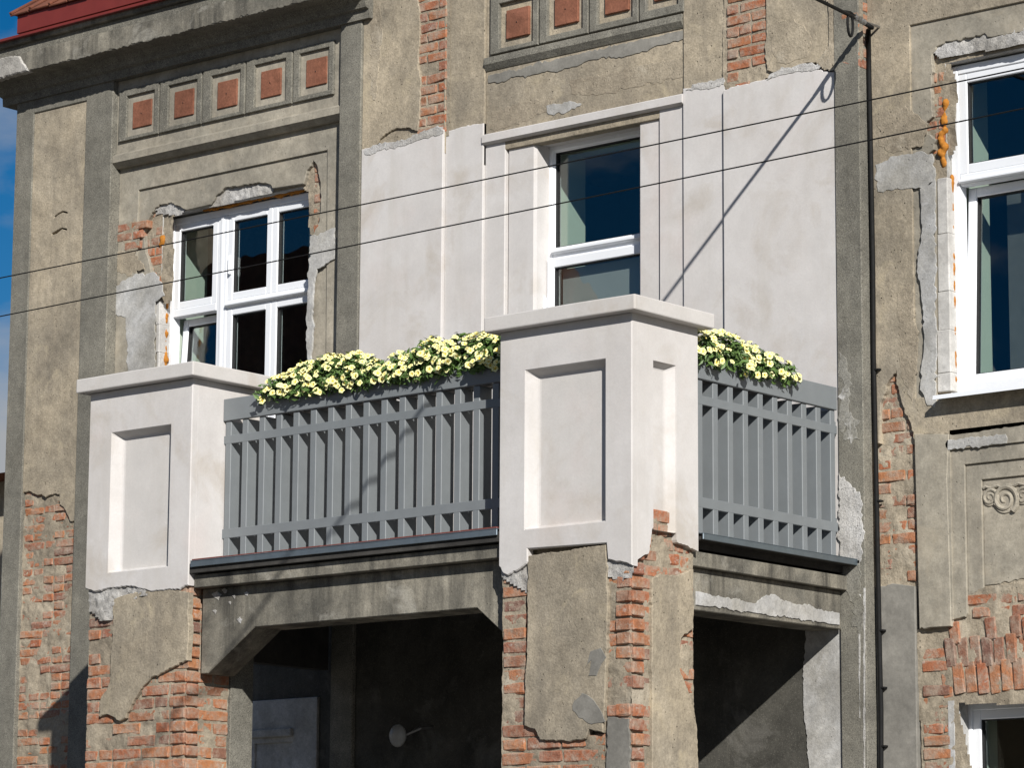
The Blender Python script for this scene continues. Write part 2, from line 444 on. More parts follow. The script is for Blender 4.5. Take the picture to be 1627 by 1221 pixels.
def brickwork(parent, poly, d, axis='y', pitch=.073, Ls=(.27, .13), lim=None, z0=0, proud=(.002, .014), joint=.012, skip=0.0, amp=.010, seed=1, mat=None, sheet=True, grow=.02):
    rnd = random.Random(seed*97+3)
    if sheet: mortar_sheet(parent, poly, d, axis, amp=amp, mat=mat, seed=seed, grow=grow)
    us = [p[0] for p in poly]; vs = [p[1] for p in poly]
    lo, hi = lim or (min(us)-.2, max(us)+.2)
    j0 = int((min(vs)-z0)/pitch)-1; j1 = int((max(vs)-z0)/pitch)+1
    for j in range(j0, j1+1):
        z = z0+(j+.5)*pitch
        u = lo + (0 if lim else rnd.uniform(-.1, 0)); k = j % 2
        first = True
        while u < hi-.02:
            L = Ls[(k) % len(Ls)] if lim else (Ls[0] if k % 2 == 0 else Ls[-1])
            if first and lim and j % 2: L = Ls[-1]
            first = False
            k += 1 if rnd.random() < .75 else 0
            L = min(L*rnd.uniform(.96, 1.03), hi-u)
            if hi-u-L < .05: L = hi-u
            c = u+L/2
            ok = any(inside(c+a, z+b, poly) for a, b in ((0, 0), (L*.36, 0), (-L*.36, 0)))
            if ok and rnd.random() >= skip and L > .035:
                p = rnd.uniform(*proud)*.7+.0015
                zz = z+rnd.uniform(-.002, .002)
                if axis == 'y': add_brick(parent, (c, d-p, zz), max(.03, L-joint), pitch-joint, 'y', 0, rnd.randrange(4))
                else: add_brick(parent, (d+p, c, zz), max(.03, L-joint), pitch-joint, 'x', 0, rnd.randrange(4))
            u += L

# ================================================================== THE SETTING
bm = bmesh.new(); box(bm, -400, 400, -400, 400, -.6, -.12)
o = mesh_obj('ground', bm, simple('bare_earth', (.16, .14, .10), .95, 0, .3, .5, 2)); tag(o, kind='structure')
bm = bmesh.new(); box(bm, -120, 120, -13.6, -4.2, -.3, -.1)
tag(mesh_obj('road', bm, ASPH), kind='structure')
bm = bmesh.new(); box(bm, -120, 120, -4.05, .2, -.3, 0.0); box(bm, -120, 120, -20, -13.75, -.3, 0.0)
tag(mesh_obj('pavement', bm, PAVE), kind='structure')
bm = bmesh.new(); box(bm, -120, 120, -4.2, -4.05, -.3, 0.02, .015); box(bm, -120, 120, -13.75, -13.6, -.3, 0.02, .015)
tag(mesh_obj('kerb', bm, KERB), kind='structure')

# ================================================================== THE HOUSE
house = empty('house', (-2, 0, 0), 'old house front of tan plaster and bare brick under patchy renovation', 'house')
XL, XR = -7.60, 6.2                       # left corner, right end
PIL = [(-7.612, -6.544), (-4.241, -4.039), (-.10, .085)]
WL = (-6.12, -4.60, 4.99, 7.03)           # openings: x0, x1, z0, z1
WC = (U(851, 300, .08)[0], U(1014, 300, .08)[0], 4.08, 6.985)
WR = (.615, 2.12, 4.97, 6.985)
z_low = U(1515, 1113, .12)[1]; x_low = U(1513, 1113, .12)[0]
WLOW = (x_low, 2.1, 1.4, z_low)
core_holes = [rect(*WL), rect(WC[0]-.03, WC[1]+.03, WC[2], WC[3]+.02), rect(*WR), rect(*WLOW)]
WALL = plate('wall', house, [MORT, CEM], rect(XL, XR, 0, 9.6), core_holes, .14, .31, .004)
plate('wall_lining', house, ROOM, rect(XL, XR, 0, 9.6), [rect(a-.0, b+.05, c-.02, d+.01) for a, b, c, d in (WL, WC, WR, WLOW)], .313, .60, .002)
bm = bmesh.new()
box(bm, XL, XL+.4, .602, 8.6, 0, 8.3); box(bm, XR-.4, XR, .602, 8.6, 0, 9.6); box(bm, XL+.402, XR-.402, 8.2, 8.6, 0, 8.3)
mesh_obj('outer_wall', bm, TAN2, house)
bm = bmesh.new()
for x in (-4.35, -.2): box(bm, x-.06, x+.06, .603, 8.19, .2, 8.2)
box(bm, XL+.403, XR-.403, 3.2, 3.3, .2, 8.2)
mesh_obj('room_partition', bm, ROOMD, house)
bm = bmesh.new()
for z in (4.0, 7.75): box(bm, XL+.41, XR-.41, .604, 8.18, z-.25, z)
mesh_obj('room_floor', bm, FLOORM, house)

# ---- left wing: corner pilaster
zb = 7.987
PILA = empty('pilaster', (-7.08, 0, 0), parent=house)
plate('roughcast_border', PILA, GREY, rect(-7.612, -6.544, 0, 8.25), [rect(-7.413, -6.833, .3, zb)], 0.0, .14, .006)
pan = [(*U(34, 786, .012), 1), (*U(45, 781, .012), 1), (*U(52, 785, .012), 1), (*U(66, 786, .012), 1), (*U(72, 791, .012), 1), (*U(82, 787, .012), 1), (*U(94, 786, .012), 1), (*U(94, 803, .012), 1), (*U(100, 806, .012), 1), (*U(111, 829, .012), 1), (*U(118, 829, .012), 0)]
pan = [(-7.42, pan[0][1], 1)] + pan[1:-1] + [(-6.826, pan[-1][1]), (-6.826, zb+.008), (-7.42, zb+.008)]
def crack(pts, Y, wd=.006):
    q = pxl(pts, Y); top = [(x, z+wd*random.uniform(.3, 1.3)) for x, z in q]; bot = [(x, z-wd*random.uniform(.3, 1.3)) for x, z in q]
    return bot+top[::-1]
gouges = [crack([(86, 345), (92, 340), (99, 337), (107, 338)], .012, .009), crack([(82, 372), (90, 368), (98, 363), (106, 365)], .012, .013)]
plate('plaster_field', PILA, TAN, pan, gouges, .012, .10, .004, rough=.006)
bz = pan[0][1]
brickwork(PILA, [(-7.413, .3), (-6.833, .3), (-6.833, U(118, 829, .03)[1]+.05), (-6.95, U(100, 800, .03)[1]), (-7.413, bz+.03)][0:0] or
          [(-7.413, 2.55), (-6.833, 2.55), (-6.833, 5.0), (-7.413, 5.2)], .034, 'y', .0655, (.235, .115), (-7.413, -6.833), 2.55, (-.004, .012), .012, .10, .012, 5)

# ---- left wing: frieze with terracotta tiles
def frieze(xs, zt, zb_, Yb, tiles, label=None):
    f = empty('frieze', ((xs[0]+xs[-1])/2, Yb, zb_), parent=house)
    for i in range(len(xs)-1):
        a, b = xs[i]+.007, xs[i+1]-.007
        t = tiles[i] if i < len(tiles) else None
        cx = (t[0]+t[1])/2 if t else (a+b)/2
        w2, h2 = .155, .155
        cz = (t[2]+t[3])/2 if t else (zt+zb_)/2
        plate('panel_border', f, GREY, rect(a, b, zb_, zt), [rect(max(a+.045, cx-w2), min(b-.045, cx+w2), cz-h2, cz+h2)], Yb-.022, Yb+.02, .004)
        bm = bmesh.new()
        s = .099
        vs = box(bm, cx-s, cx+s, Yb-.012, Yb+.02, cz-s, cz+s, .004)
        bmesh.ops.create_cone(bm, cap_ends=True, segments=8, radius1=.008, radius2=.005, depth=.006, matrix=Matrix.Translation((cx-.004, Yb-.0125, cz+.004)) @ Matrix.Rotation(pi/2, 4, 'X'))
        for fc in bm.faces:
            if fc.calc_center_median().y < Yb-.0128: fc.material_index = 1
        mesh_obj('tile', bm, [TERR, GASK], f)
    return f
Yf = .05
plate('plaster_band', house, TAN2, rect(-6.544, -4.241, 7.44, 8.30), [], Yf, .14, .003)
xs = [U(x, y, Yf)[0] for x, y in ((191, 185), (256, 170), (324, 155), (393, 140), (468, 125), (534, 110))]
tl = []
for x0, x1, y0, y1 in ((208.5, 236.5, 160, 199), (274, 304, 141, 185), (343, 372.5, 126, 170), (411.5, 443, 108, 154), (484, 515, 90, 136)):
    a = U(x0, y0, Yf-.03); b = U(x1, y1, Yf-.03); cx, cz = (a[0]+b[0])/2, (a[1]+b[1])/2
    tl.append((cx-.1, cx+.1, cz-.1, cz+.1))
frieze(xs, U(190, 146, Yf)[1], U(191, 227, Yf)[1], Yf, tl)
# moulding under the frieze
bm = bmesh.new()
zt, zc = U(180, 240, 0)[1], U(183, 262, 0)[1]
zc = 7.43; zt = 7.54
pr = [(.14, zc), (.055, zc), (.012, zc+.035), (.012, zc+.085), (.05, zt), (.14, zt)]
def sweep(bm, pr, x0, x1):
    a = [bm.verts.new((x0, y, z)) for y, z in pr]; b = [bm.verts.new((x1, y, z)) for y, z in pr]
    n = len(pr)
    for i in range(n): bm.faces.new((a[i], a[(i+1) % n], b[(i+1) % n], b[i]))
    bm.faces.new(a[::-1]); bm.faces.new(b)
    bmesh.ops.recalc_face_normals(bm, faces=bm.faces)
sweep(bm, pr, -6.541, -4.244)
mesh_obj('moulding', bm, TAN2, house)

# ---- window surround, left wing
Yw, Yi = .092, .108
inner = pxl([(220, 640), (220, 302), (520, 240), (520, 640)], Yw)
inner = [(inner[1][0], 4.0), (inner[3][0], 4.0), (inner[2][0], inner[1][1]), (inner[1][0], inner[1][1])]
plate('plaster_field', house, TAN2, rect(-6.544, -4.241, 3.6, 7.44), [inner], Yw, .14, .003)
hole = pxl([(247, 640, 1), (247, 478, 1), (252, 455, 1), (240, 432, 1), (230, 393, 1), (228, 370, 1), (238, 344, 1), (246, 331, 1), (258, 325, 1), (272, 322, 1), (286, 328, 1), (296, 334), (335, 325, 1),
            (342, 312, 1), (358, 298, 1), (380, 296, 1), (405, 291, 1), (425, 292, 1), (437, 299), (482, 292, 1), (486, 278, 1), (497, 254, 1), (503, 262, 1), (509, 290, 1), (509, 330, 1), (507, 352, 1), (498, 372, 1), (494, 400, 1), (490, 480), (489, 640)], Yi)
inn = [(inner[0][0]-.003, 3.9), (inner[1][0]+.003, 3.9), (inner[2][0]+.003, inner[2][1]+.003), (inner[3][0]-.003, inner[3][1]+.003)]
hole[0] = (hole[0][0], 4.1); hole[-1] = (hole[-1][0], 4.1)
plate('plaster_panel', house, TAN2, inn, [hole], Yi, .139, .004, rough=.007)
lp = pxl([(228, 470), (226, 365), (238, 340), (262, 318), (280, 322), (272, 345), (270, 480)], .13)
brickwork(WALL, lp, .140, 'y', .073, (.15, .10), (lp[1][0]-.02, -6.115), .02, (-.004, .010), .012, .25, .012, 8)
lp = pxl([(484, 300), (486, 275), (498, 252), (511, 290), (512, 350), (500, 372), (493, 372), (492, 300)], .13)
brickwork(WALL, lp, .140, 'y', .073, (.15, .10), (-4.605, -4.45), .03, (-.004, .010), .012, .2, .012, 9)
lp = pxl([(333, 326), (350, 303), (380, 294), (425, 290), (438, 300), (400, 310)], .13)
mortar_sheet(WALL, lp, .125, amp=.016, mat=LIME, seed=4)
lp = pxl([(246, 335), (272, 320), (296, 333), (285, 338)], .13)
mortar_sheet(WALL, lp, .125, amp=.016, mat=LIME, seed=6)
# bare brick spot beside the surround
lp = pxl([(197, 372), (203, 360), (215, 352), (219, 380), (217, 398), (204, 405)], Yw)
def patch(parent, pts, Y, mat, th=.004, rough=.013, name='cement_patch', axis='y', seg=.02):
    q = pxl([(*p[:2], 1) for p in pts], Y) if axis == 'y' else pxv([(*p[:2], 1) for p in pts], Y)
    return plate(name, parent, mat, q, [], Y-th if axis == 'y' else Y+th, Y+.002 if axis == 'y' else Y-.002, .002, axis, rough, seg)
brickwork(WALL, lp, Yw-.002, 'y', .073, (.18, .11), None, .01, (-.003, .007), .012, .3, .006, 11)
CP = empty('render_repair', (-5.4, 0, 5.5), parent=house)
patch(CP, [(180, 456), (205, 441), (243, 432), (258, 450), (262, 470), (247, 480), (247, 610), (204, 610), (200, 505), (181, 496)], Yw, CEM)
patch(CP, [(494, 376), (534, 362), (533, 412), (505, 428), (499, 470), (497, 610), (489, 610), (490, 480)], Yw-.002, CEM, .012)
for k, (y0, y1) in enumerate(((478, 513), (515, 557), (560, 606))):
    a = U(247, y0, .11); b = U(269, y1, .11)
    bm = bmesh.new(); box(bm, a[0], -6.105, .112+.004*k, .24, b[1], a[1], .006); mesh_obj('block', bm, AAC, WALL)

# ---- central bay
def zone(x0, x1, Y, zt, zb_, m, name='plaster_field', holes=(), top=None):
    lp = [(x0, zb_), (x1, zb_)] + (top or [(x1, zt), (x0, zt)])
    return plate(name, house, m, lp, holes, Y, .139, .004, rough=.008)
for a, b in PIL[1:]:
    plate('pilaster', house, GREY, rect(a, b, 0, 9.6), [], 0.0, .138, .006)
e1, e2, e3, e4 = U(705, 300, .025)[0], U(769, 300, .05)[0], U(804, 300, .07)[0], U(851, 300, .08)[0]
f4, f3, f2, f1 = U(1014, 300, .08)[0], U(1049, 300, .07)[0], U(1087, 300, .05)[0], U(1151, 300, .025)[0]
ZB = 2.0
# old plaster above
A_t = pxl([(663, 208, 1), (668, 150, 1), (664, 90, 1), (667, 40, 1), (664, -40)], .018)
A_b = pxl([(590, 236, 1), (603, 222, 1), (622, 207, 1), (650, 203, 1)], .018)
plate('plaster_field', house, TAN, [(-4.039, A_b[0][1]-.03, 1)]+A_b+A_t+[(A_t[-1][0], 9.6), (-4.039, 9.6)], [], .018, .139, .004)
plate('plaster_field', house, TAN, [(e1+.004, 6.9), (e2, 6.9), (e2, 9.6), (e1+.004, 9.6)], [], .045, .139, .004)
bs = pxl([(664, -60), (712, -70), (709, 215), (640, 232), (590, 238), (600, 222), (650, 200), (664, 200)], .03)
BS = empty('brick_strip', (-3.3, 0, 7), parent=house)
brickwork(BS, bs, .036, 'y', .0735, (.19, .095), (bs[0][0], bs[1][0]), 7.02, (.004, .012), .014, .03, .007, 21)
plate('plaster_edge', BS, TAN, rect(e1-.012, e1+.003, 7.03, 9.6), [], .03, .12, .003)
ff = U(772, 213, .06)[1]
zled = U(770, 117, .03)[1]
plate('plaster_field', house, TAN, rect(e2+.002, f2-.002, 6.98, 9.6), [], .062, .139, .004)
patch(house, [(776, 132), (850, 118), (905, 108), (940, 95), (1000, 88), (1086, 62), (1086, 48), (900, 90), (776, 120)], .060, CEMD, .004)
patch(house, [(868, 168), (905, 160), (925, 165), (905, 176), (872, 182)], .060, CEM, .003)
# central frieze
xs = [U(x, 60, .05)[0] for x in (780, 858, 937.5, 1017, 1090)]
zt2, zb2 = U(780, 0, .05)[1]+.35, U(782, 88, .05)[1]
tl = []
for x0, x1, y0, y1 in ((801, 836, 11, 57), (878.5, 913, -9, 36), (958.5, 994, -28, 17), (1036, 1073, -50, -5)):
    a = U(x0, y0, .02); b = U(x1, y1, .02); cx, cz = (a[0]+b[0])/2, (a[1]+b[1])/2
    tl.append((cx-.1, cx+.1, cz-.1, cz+.1))
frieze(xs, zt2-.02, zb2, .055, tl)
bm = bmesh.new(); sweep(bm, [(.139, zb2-.10), (.055, zb2-.10), (.028, zb2-.06), (.035, zb2-.012), (.139, zb2-.012)], e2+.004, f2-.004); mesh_obj('moulding', bm, GREY, house)
# right half, old plaster
T = pxl([(1086, 142), (1100, 140, 1), (1152, 128)], .045)
plate('plaster_field', house, TAN, rect(f2, f1-.003, 6.9, 9.6), [], .045, .139, .004)
rt = pxl([(1216, -60), (1217, 50, 1), (1214, 90, 1), (1218, 112, 1), (1235, 118, 1), (1280, 100, 1), (1300, 98, 1), (1318, 72, 1), (1330, 60)], .018)
plate('plaster_field', house, TAN, [(rt[0][0], 9.6)]+[(p[0], p[1], 1) for p in rt[1:-1]]+[(-.10, rt[-1][1]), (-.10, 9.6)], [], .018, .139, .004)
bs = pxl([(1153, -60), (1218, -60), (1222, 118), (1168, 142), (1152, 140)], .03)
BS2 = empty('brick_strip', (-.8, 0, 7), parent=house)
brickwork(BS2, bs, .036, 'y', .0735, (.19, .10), (bs[0][0], bs[1][0]), 7.03, (.004, .012), .014, .05, .008, 22)
bs = pxl([(1316, -40), (1364, -40), (1366, 93), (1345, 108), (1310, 105), (1300, 98), (1320, 70)], -.004)
brickwork(BS2, bs, .006, 'y', .0735, (.19, .10), (bs[6][0]+.07, bs[1][0]), 7.02, (-.002, .008), .012, .12, .007, 23)
# new stucco below
WS = empty('stucco_bay', (-2, 0, 4), parent=house)
for pts, Y_ in (([(578, 240), (592, 231), (620, 226), (650, 219), (668, 210), (704, 201), (704, 212), (668, 222), (640, 232), (600, 240), (580, 246)], .012),
               ([(1218, 128), (1222, 119), (1250, 107), (1290, 99), (1304, 98), (1318, 86), (1322, 100), (1300, 110), (1250, 118)], .012), ([(1090, 143), (1100, 134), (1150, 123), (1150, 134), (1120, 142)], .038)):
    patch(WS, pts, Y_, LIME, .0035, .012, 'feathered_edge', seg=.016)
def stz(x0, x1, Y, top, m=STUC, zb_=3.95):
    plate('stucco_field', WS, m, [(x0, zb_), (x1, zb_)]+top, [], Y, .137, .005, rough=.008)
tA = pxl([(571, 238), (590, 233), (640, 226), (668, 212), (705, 205)], .012)[::-1]
stz(-4.037, e1, .012, [(e1, tA[0][1], 1)]+[(p[0], p[1], 1) for p in tA[1:-1]]+[(-4.037, tA[-1][1])])
tB = pxl([(706, 208), (735, 201), (770, 195)], .038)[::-1]
stz(e1, e2, .038, [(e2, tB[0][1], 1)]+[(p[0], p[1], 1) for p in tB[1:-1]]+[(e1, tB[-1][1])])
zband0, zband1 = U(772, 229, .03)[1], U(772, 213, .03)[1]
stz(e2, e3, .060, [(e3, zband0+.004), (e2, zband0+.004)])
stz(f3, f2, .060, [(f2, zband0+.004), (f3, zband0+.004)])
plate('door_surround', WS, [STUC, STUC], [(e3, 3.95), (e4, 3.95), (e4, WC[3]), (f4, WC[3]), (f4, 3.95), (f3, 3.95), (f3, zband0+.003), (e3, zband0+.003)], [], .080, .25, .018)
bm = bmesh.new(); sweep(bm, [(.137, zband0), (.05, zband0), (.024, zband0+.012), (.024, zband1-.008), (.034, zband1), (.137, zband1)], e2-.002, f2+.002); mesh_obj('door_hood', bm, STUC, WS)
tB = pxl([(1088, 140), (1110, 137), (1151, 128)], .038)
stz(f2, f1, .038, [(f1, tB[2][1], 1), (tB[1][0], tB[1][1], 1), (f2, tB[0][1])])
tA = pxl([(1154, 142), (1180, 134), (1215, 126), (1250, 112), (1290, 108), (1324, 114)], .012)
stz(f1, -.102, .012, [(-.102, tA[-1][1], 1)]+[(p[0], p[1], 1) for p in tA[-2:0:-1]]+[(f1, tA[0][1])])

# ---- right wing
XW0, XW1 = .085, 2.62
inR0 = U(1445, 40, Yw)
innerR = [(inR0[0], 5.9), (2.3, 5.9), (2.3, inR0[1]), (inR0[0], inR0[1])]
# main field: bounded below by the broken edge, the brick strip stays bare
fieldR = pxl([(1398, 705), (1399, 640, 1), (1411, 606, 1), (1424, 589, 1), (1432, 640, 1), (1446, 672, 1), (1452, 700, 1), (1475, 690, 1), (1520, 692, 1), (1640, 668)], Yw)
fieldR = [(XW0, fieldR[0][1]), (fieldR[0][0], fieldR[0][1])]+fieldR[1:-1]+[(XW1, fieldR[-1][1]), (XW1, 9.6), (XW0, 9.6)]
holeR = pxl([(1487, 630), (1487, 300, 1), (1475, 245, 1), (1488, 222, 1), (1465, 203, 1), (1482, 185, 1), (1480, 151, 1), (1481, 89, 1), (1488, 74, 1), (1506, 66, 1), (1540, 60, 1), (1564, 53, 1), (1572, 59, 1), (1627, 49, 1), (1680, 40)], Yi)
hR = [(holeR[0][0], holeR[0][1])]+holeR[1:-1]+[(2.22, holeR[-1][1]-.05), (2.22, holeR[0][1])]
plate('plaster_field', house, TAN, fieldR, [innerR[0:1]+innerR[1:] if False else [(innerR[0][0], hR[0][1]-.0), (2.3, hR[0][1]-.0), (2.3, inR0[1]), (inR0[0], inR0[1])]], Yw, .139, .004, rough=.009)
plate('plaster_panel', house, TAN2, [(inR0[0]-.004, hR[0][1]-.004), (holeR[0][0], hR[0][1]-.004)]+holeR[1:-1]+[(2.22, holeR[-1][1]-.05), (2.22, 5.0), (2.303, 5.0), (2.303, inR0[1]+.004), (inR0[0]-.004, inR0[1]+.004)], [], Yw+.014, .139, .004, rough=.009)
lp = pxl([(1481, 240), (1465, 203), (1478, 150), (1479, 85), (1496, 84), (1515, 130), (1512, 240)], .13)
brickwork(WALL, lp, .140, 'y', .073, (.12, .09), (lp[1][0]-.01, .612), .01, (-.003, .010), .012, .15, .012, 31)
lp = pxl([(1486, 78), (1506, 64), (1564, 50), (1640, 45), (1640, 62), (1496, 88)], .12)
mortar_sheet(WALL, lp, .118, amp=.016, mat=LIME, seed=14)
CP2 = empty('render_repair', (.4, 0, 5.5), parent=house)
patch(CP2, [(1391, 262), (1420, 248), (1465, 240), (1484, 250), (1487, 290), (1465, 300), (1440, 300), (1395, 305)], Yw, CEM)
patch(CP2, [(1462, 300), (1487, 288), (1489, 560), (1488, 620), (1486, 648), (1474, 645), (1462, 620), (1468, 560), (1464, 470), (1458, 420), (1466, 360)], Yw, CEM, .006)
patch(CP2, [(1505, 700), (1598, 690), (1600, 705), (1507, 716)], Yw+.0, CEM, .004)
for k, (y0, y1) in enumerate(((284, 370), (372, 462), (464, 524), (526, 592), (594, 622))):
    a = U(1488, y0, .115); b = U(1514, y1, .115)
    bm = bmesh.new(); box(bm, a[0], .628, .116+.003*(k % 3), .24, b[1]+.003, a[1], .006); mesh_obj('block', bm, AAC, WALL)
# dark stones below the sill
for k in range(4):
    a = U(1492, 632, .1); x0 = a[0]+.02+k*.36
    bm = bmesh.new(); box(bm, x0, x0+.35, .105, .24, 4.86, 4.955, .006); mesh_obj('block', bm, CEMD, WALL)
SM = empty('lime_smear', (0, 0, 4.3), parent=house)
patch(SM, [(1334, 560), (1345, 570), (1352, 600), (1348, 660), (1340, 690), (1333, 680)], 0, SMEAR, .002, .02)
patch(SM, [(1338, 668), (1352, 655), (1366, 668), (1367, 700), (1352, 706), (1340, 700)], 0, SMEAR, .003, .02)
patch(SM, [(1333, 752), (1342, 758), (1352, 770), (1366, 782), (1370, 830), (1369, 890), (1350, 898), (1334, 895)], 0, LIME, .003, .015)
patch(SM, [(1336, 900), (1366, 890), (1372, 960), (1366, 1010), (1352, 990), (1350, 950), (1338, 930)], 0, SMEAR, .003, .02)
for x_, y0_, y1_ in ((1366, 945, 1142), (1373.5, 935, 1240)):
    q = pxl([(x_-1.2, y0_, 1), (x_-1.5, (y0_+y1_)/2, 1), (x_-.6, y1_), (x_+.8, y1_, 1), (x_+1.3, (y0_+y1_)/2, 1), (x_+1.6, y0_)], 0)
    plate('lime_drip', SM, LIME, q, [], -.002, .002, .0005, rough=.004, seg=.03)
SP = empty('worn_plaster', (-1, 0, 6.5), parent=house)
for pts, Y_ in (([(590, 12), (604, 6), (608, 60), (602, 110), (597, 160), (588, 150)], .018), ([(905, 128), (1000, 106), (1086, 92), (1086, 122), (1000, 140), (950, 152), (908, 150)], .062), ([(780, 178), (830, 162), (880, 155), (870, 178), (800, 205), (778, 205)], .062),
               ([(1396, 182), (1438, 168), (1476, 196), (1466, 232), (1420, 244), (1396, 232)], Yw), ([(1425, 470), (1452, 440), (1458, 560), (1450, 640), (1432, 600)], Yw), ([(186, 400), (214, 402), (230, 428), (202, 440), (184, 432)], Yw),
               ([(1225, 40), (1262, 30), (1290, 60), (1282, 92), (1240, 100), (1226, 80)], .018)):
    patch(SP, pts, Y_, MORT, .0022, .016, 'worn_patch')
# brick strip beside the black cable
RB = empty('brick_strip', (.2, 0, 4.3), parent=house)
bs = pxl([(1397, 935), (1396, 640), (1411, 600), (1424, 586), (1434, 640), (1455, 690), (1456, 935)], .12)
brickwork(RB, bs, .118, 'y', .075, (.20, .10), (bs[0][0], bs[-1][0]+.01), 2.98, (-.006, .010), .012, .18, .013, 41)
lp = pxl([(1399, 940), (1400, 932, 1), (1420, 928, 1), (1453, 932), (1460, 1300)], Yw+.006)
plate('plaster_field', house, CEMD, [(XW0, .2), (lp[-1][0]-.012, .2)]+[lp[3][:2]]+[(p[0], p[1], 1) for p in lp[2:0:-1]]+[(XW0, lp[1][1])], [], Yw+.008, .139, .004)
# upright strip and nested panel
ps = pxl([(1453, 690), (1508, 690), (1505, 760), (1512, 996), (1478, 998, 1), (1461, 1000)], Yw)
plate('plaster_strip', house, TAN2, ps, [], Yw-.004, .139, .004)
lev = [((1505, 716), Yw-.002), ((1532, 739), Yw+.012), ((1559, 763), Yw+.026)]
def lv(i): return U(*lev[i][0], lev[i][1])
zlow = [U(1512, 985, Yw)[1], U(1545, 945, Yw)[1], U(1562, 930, Yw)[1]]
NP = empty('nested_panel', (1.4, 0, 3.8), parent=house)
x2 = 2.56
a0, a1, a2 = lv(0), lv(1), lv(2)
plate('panel_step', NP, TAN2, [(a0[0], zlow[0], 1), (a1[0]-.012, zlow[0]+.01), (a1[0], zlow[0]+.03), (a1[0], a1[1]), (2.44, a1[1]), (2.44, zlow[0]), (x2, zlow[0]), (x2, a0[1]), (a0[0], a0[1])], [], Yw+.014, .139, .004)
plate('panel_step', NP, TAN2, [(a1[0], zlow[1], 1), (a2[0]-.01, zlow[1]+.02), (a2[0], zlow[1]+.04), (a2[0], a2[1]), (2.36, a2[1]), (2.36, zlow[1]), (2.44, zlow[1]), (2.44, a1[1]), (a1[0], a1[1])], [], Yw+.028, .139, .004)
plate('panel_centre', NP, TAN2, [(a2[0], zlow[2], 1), (1.1, zlow[2]+.02, 1), (2.36, zlow[2]), (2.36, a2[1]), (a2[0], a2[1])], [], Yw+.042, .139, .004)
plate('panel_border', NP, TAN2, [(ps[1][0], zlow[0]), (a0[0], zlow[0]), (a0[0], a0[1]), (x2, a0[1]), (x2, a0[1]+.12), (ps[1][0], a0[1]+.12)], [], Yw, .139, .003)
# scroll relief
def scroll(px_, py_, R, flip=1, turns=1.9):
    c = U(px_, py_, Yw+.035)
    pts = []; rr = []
    n = int(30*turns)
    for i in range(n+1):
        t = i/n; r = R*(1-.86*t); a = flip*(-pi/2*.6 + t*turns*2*pi)
        pts.append((c[0]+r*cos(a), Yw+.036, c[1]+r*sin(a))); rr.append(R*.17*(1-.55*t)+.002)
    bm = bmesh.new(); tube(bm, pts, rr, 8); 
    bmesh.ops.create_cone(bm, cap_ends=True, segments=28, radius1=R*.98, radius2=R*.9, depth=.012, matrix=Matrix.Translation((c[0], Yw+.04, c[1])) @ Matrix.Rotation(pi/2, 4, 'X'))
    mesh_obj('scroll', bm, TAN2, NP, smooth=False)
scroll(1573, 791, .055); scroll(1597, 794, .088); scroll(1625, 788, .055)
bm = bmesh.new()
c = U(1561, 776, Yw+.03); tube(bm, [(c[0]+.02*i, Yw+.036, c[1]+.006*sin(i*1.7)) for i in range(22)], .010, 6); mesh_obj('scroll', bm, TAN2, NP)
# bare brick arch above the lower window
AR = empty('brick_arch', (1.2, 0, 3.2), parent=house)
ap = pxl([(1462, 1002), (1512, 985), (1545, 945), (1640, 928), (1640, 1115), (1516, 1113), (1540, 1230), (1468, 1230)], .12)
mortar_sheet(AR, ap, .122, amp=.011, seed=51)
rowx = lambda y: None
z1 = U(1500, 1062, .12)[1]; z2 = U(1500, 1020, .12)[1]
xa = U(1497, 1060, .12)[0]
for r_, (yc, H, n_) in enumerate(((1082, .185, 13), (1040, .17, 12), (1005, .13, 11))):
    for k in range(n_):
        x = xa+.03+k*.082+.03*r_
        z = U(1500, yc, .12)[1]+random.uniform(-.012, .012)
        z -= 0
        if r_ == 2 and random.random() < .35: continue
        if x > 1.32: continue
        add_brick(AR, (x, .122-random.uniform(.0, .014), z), H, .068, 'y', pi/2-.10+.06*k/n_*2)
bl_ = pxl([(1464, 1035), (1497, 1035), (1512, 1120), (1520, 1230), (1492, 1230), (1488, 1170), (1466, 1165)], .12)
brickwork(AR, bl_, .122, 'y', .073, (.15, .15), (bl_[0][0], x_low-.012), 2.1, (-.002, .012), .012, .1, .01, 52, sheet=False)
up = pxl([(1560, 950), (1640, 935), (1640, 968), (1545, 985)], .12)
brickwork(AR, up, .122, 'y', .075, (.26, .13), None, 3.63, (-.002, .010), .012, .15, .01, 53, sheet=False)
# right wing wall below and beyond the frame
plate('plaster_field', house, TAN2, [(1.35, .2), (2.62, .2), (2.62, 4.2), (2.58, 4.2), (2.58, 3.4), (1.35, 3.4)], [rect(1.3501, 2.101, 1.39, z_low+.001)] if False else [], Yw+.006, .139, .004) if False else None
plate('plaster_field', house, TAN2, rect(2.64, XR, .2, 9.6), [], .02, .139, .004)
# wall below the left-hand window, behind the balcony pillar
plate('plaster_field', house, TAN, rect(-6.544, -5.45, 0.0, 3.598), [], Yw+.004, .139, .004)
plate('shade_dark_field', house, SHADEW, rect(-5.446, -4.243, 0.0, 3.93), [], Yw-.004, .139, .004)  # wall coloured dark here to stand for the balcony's shade

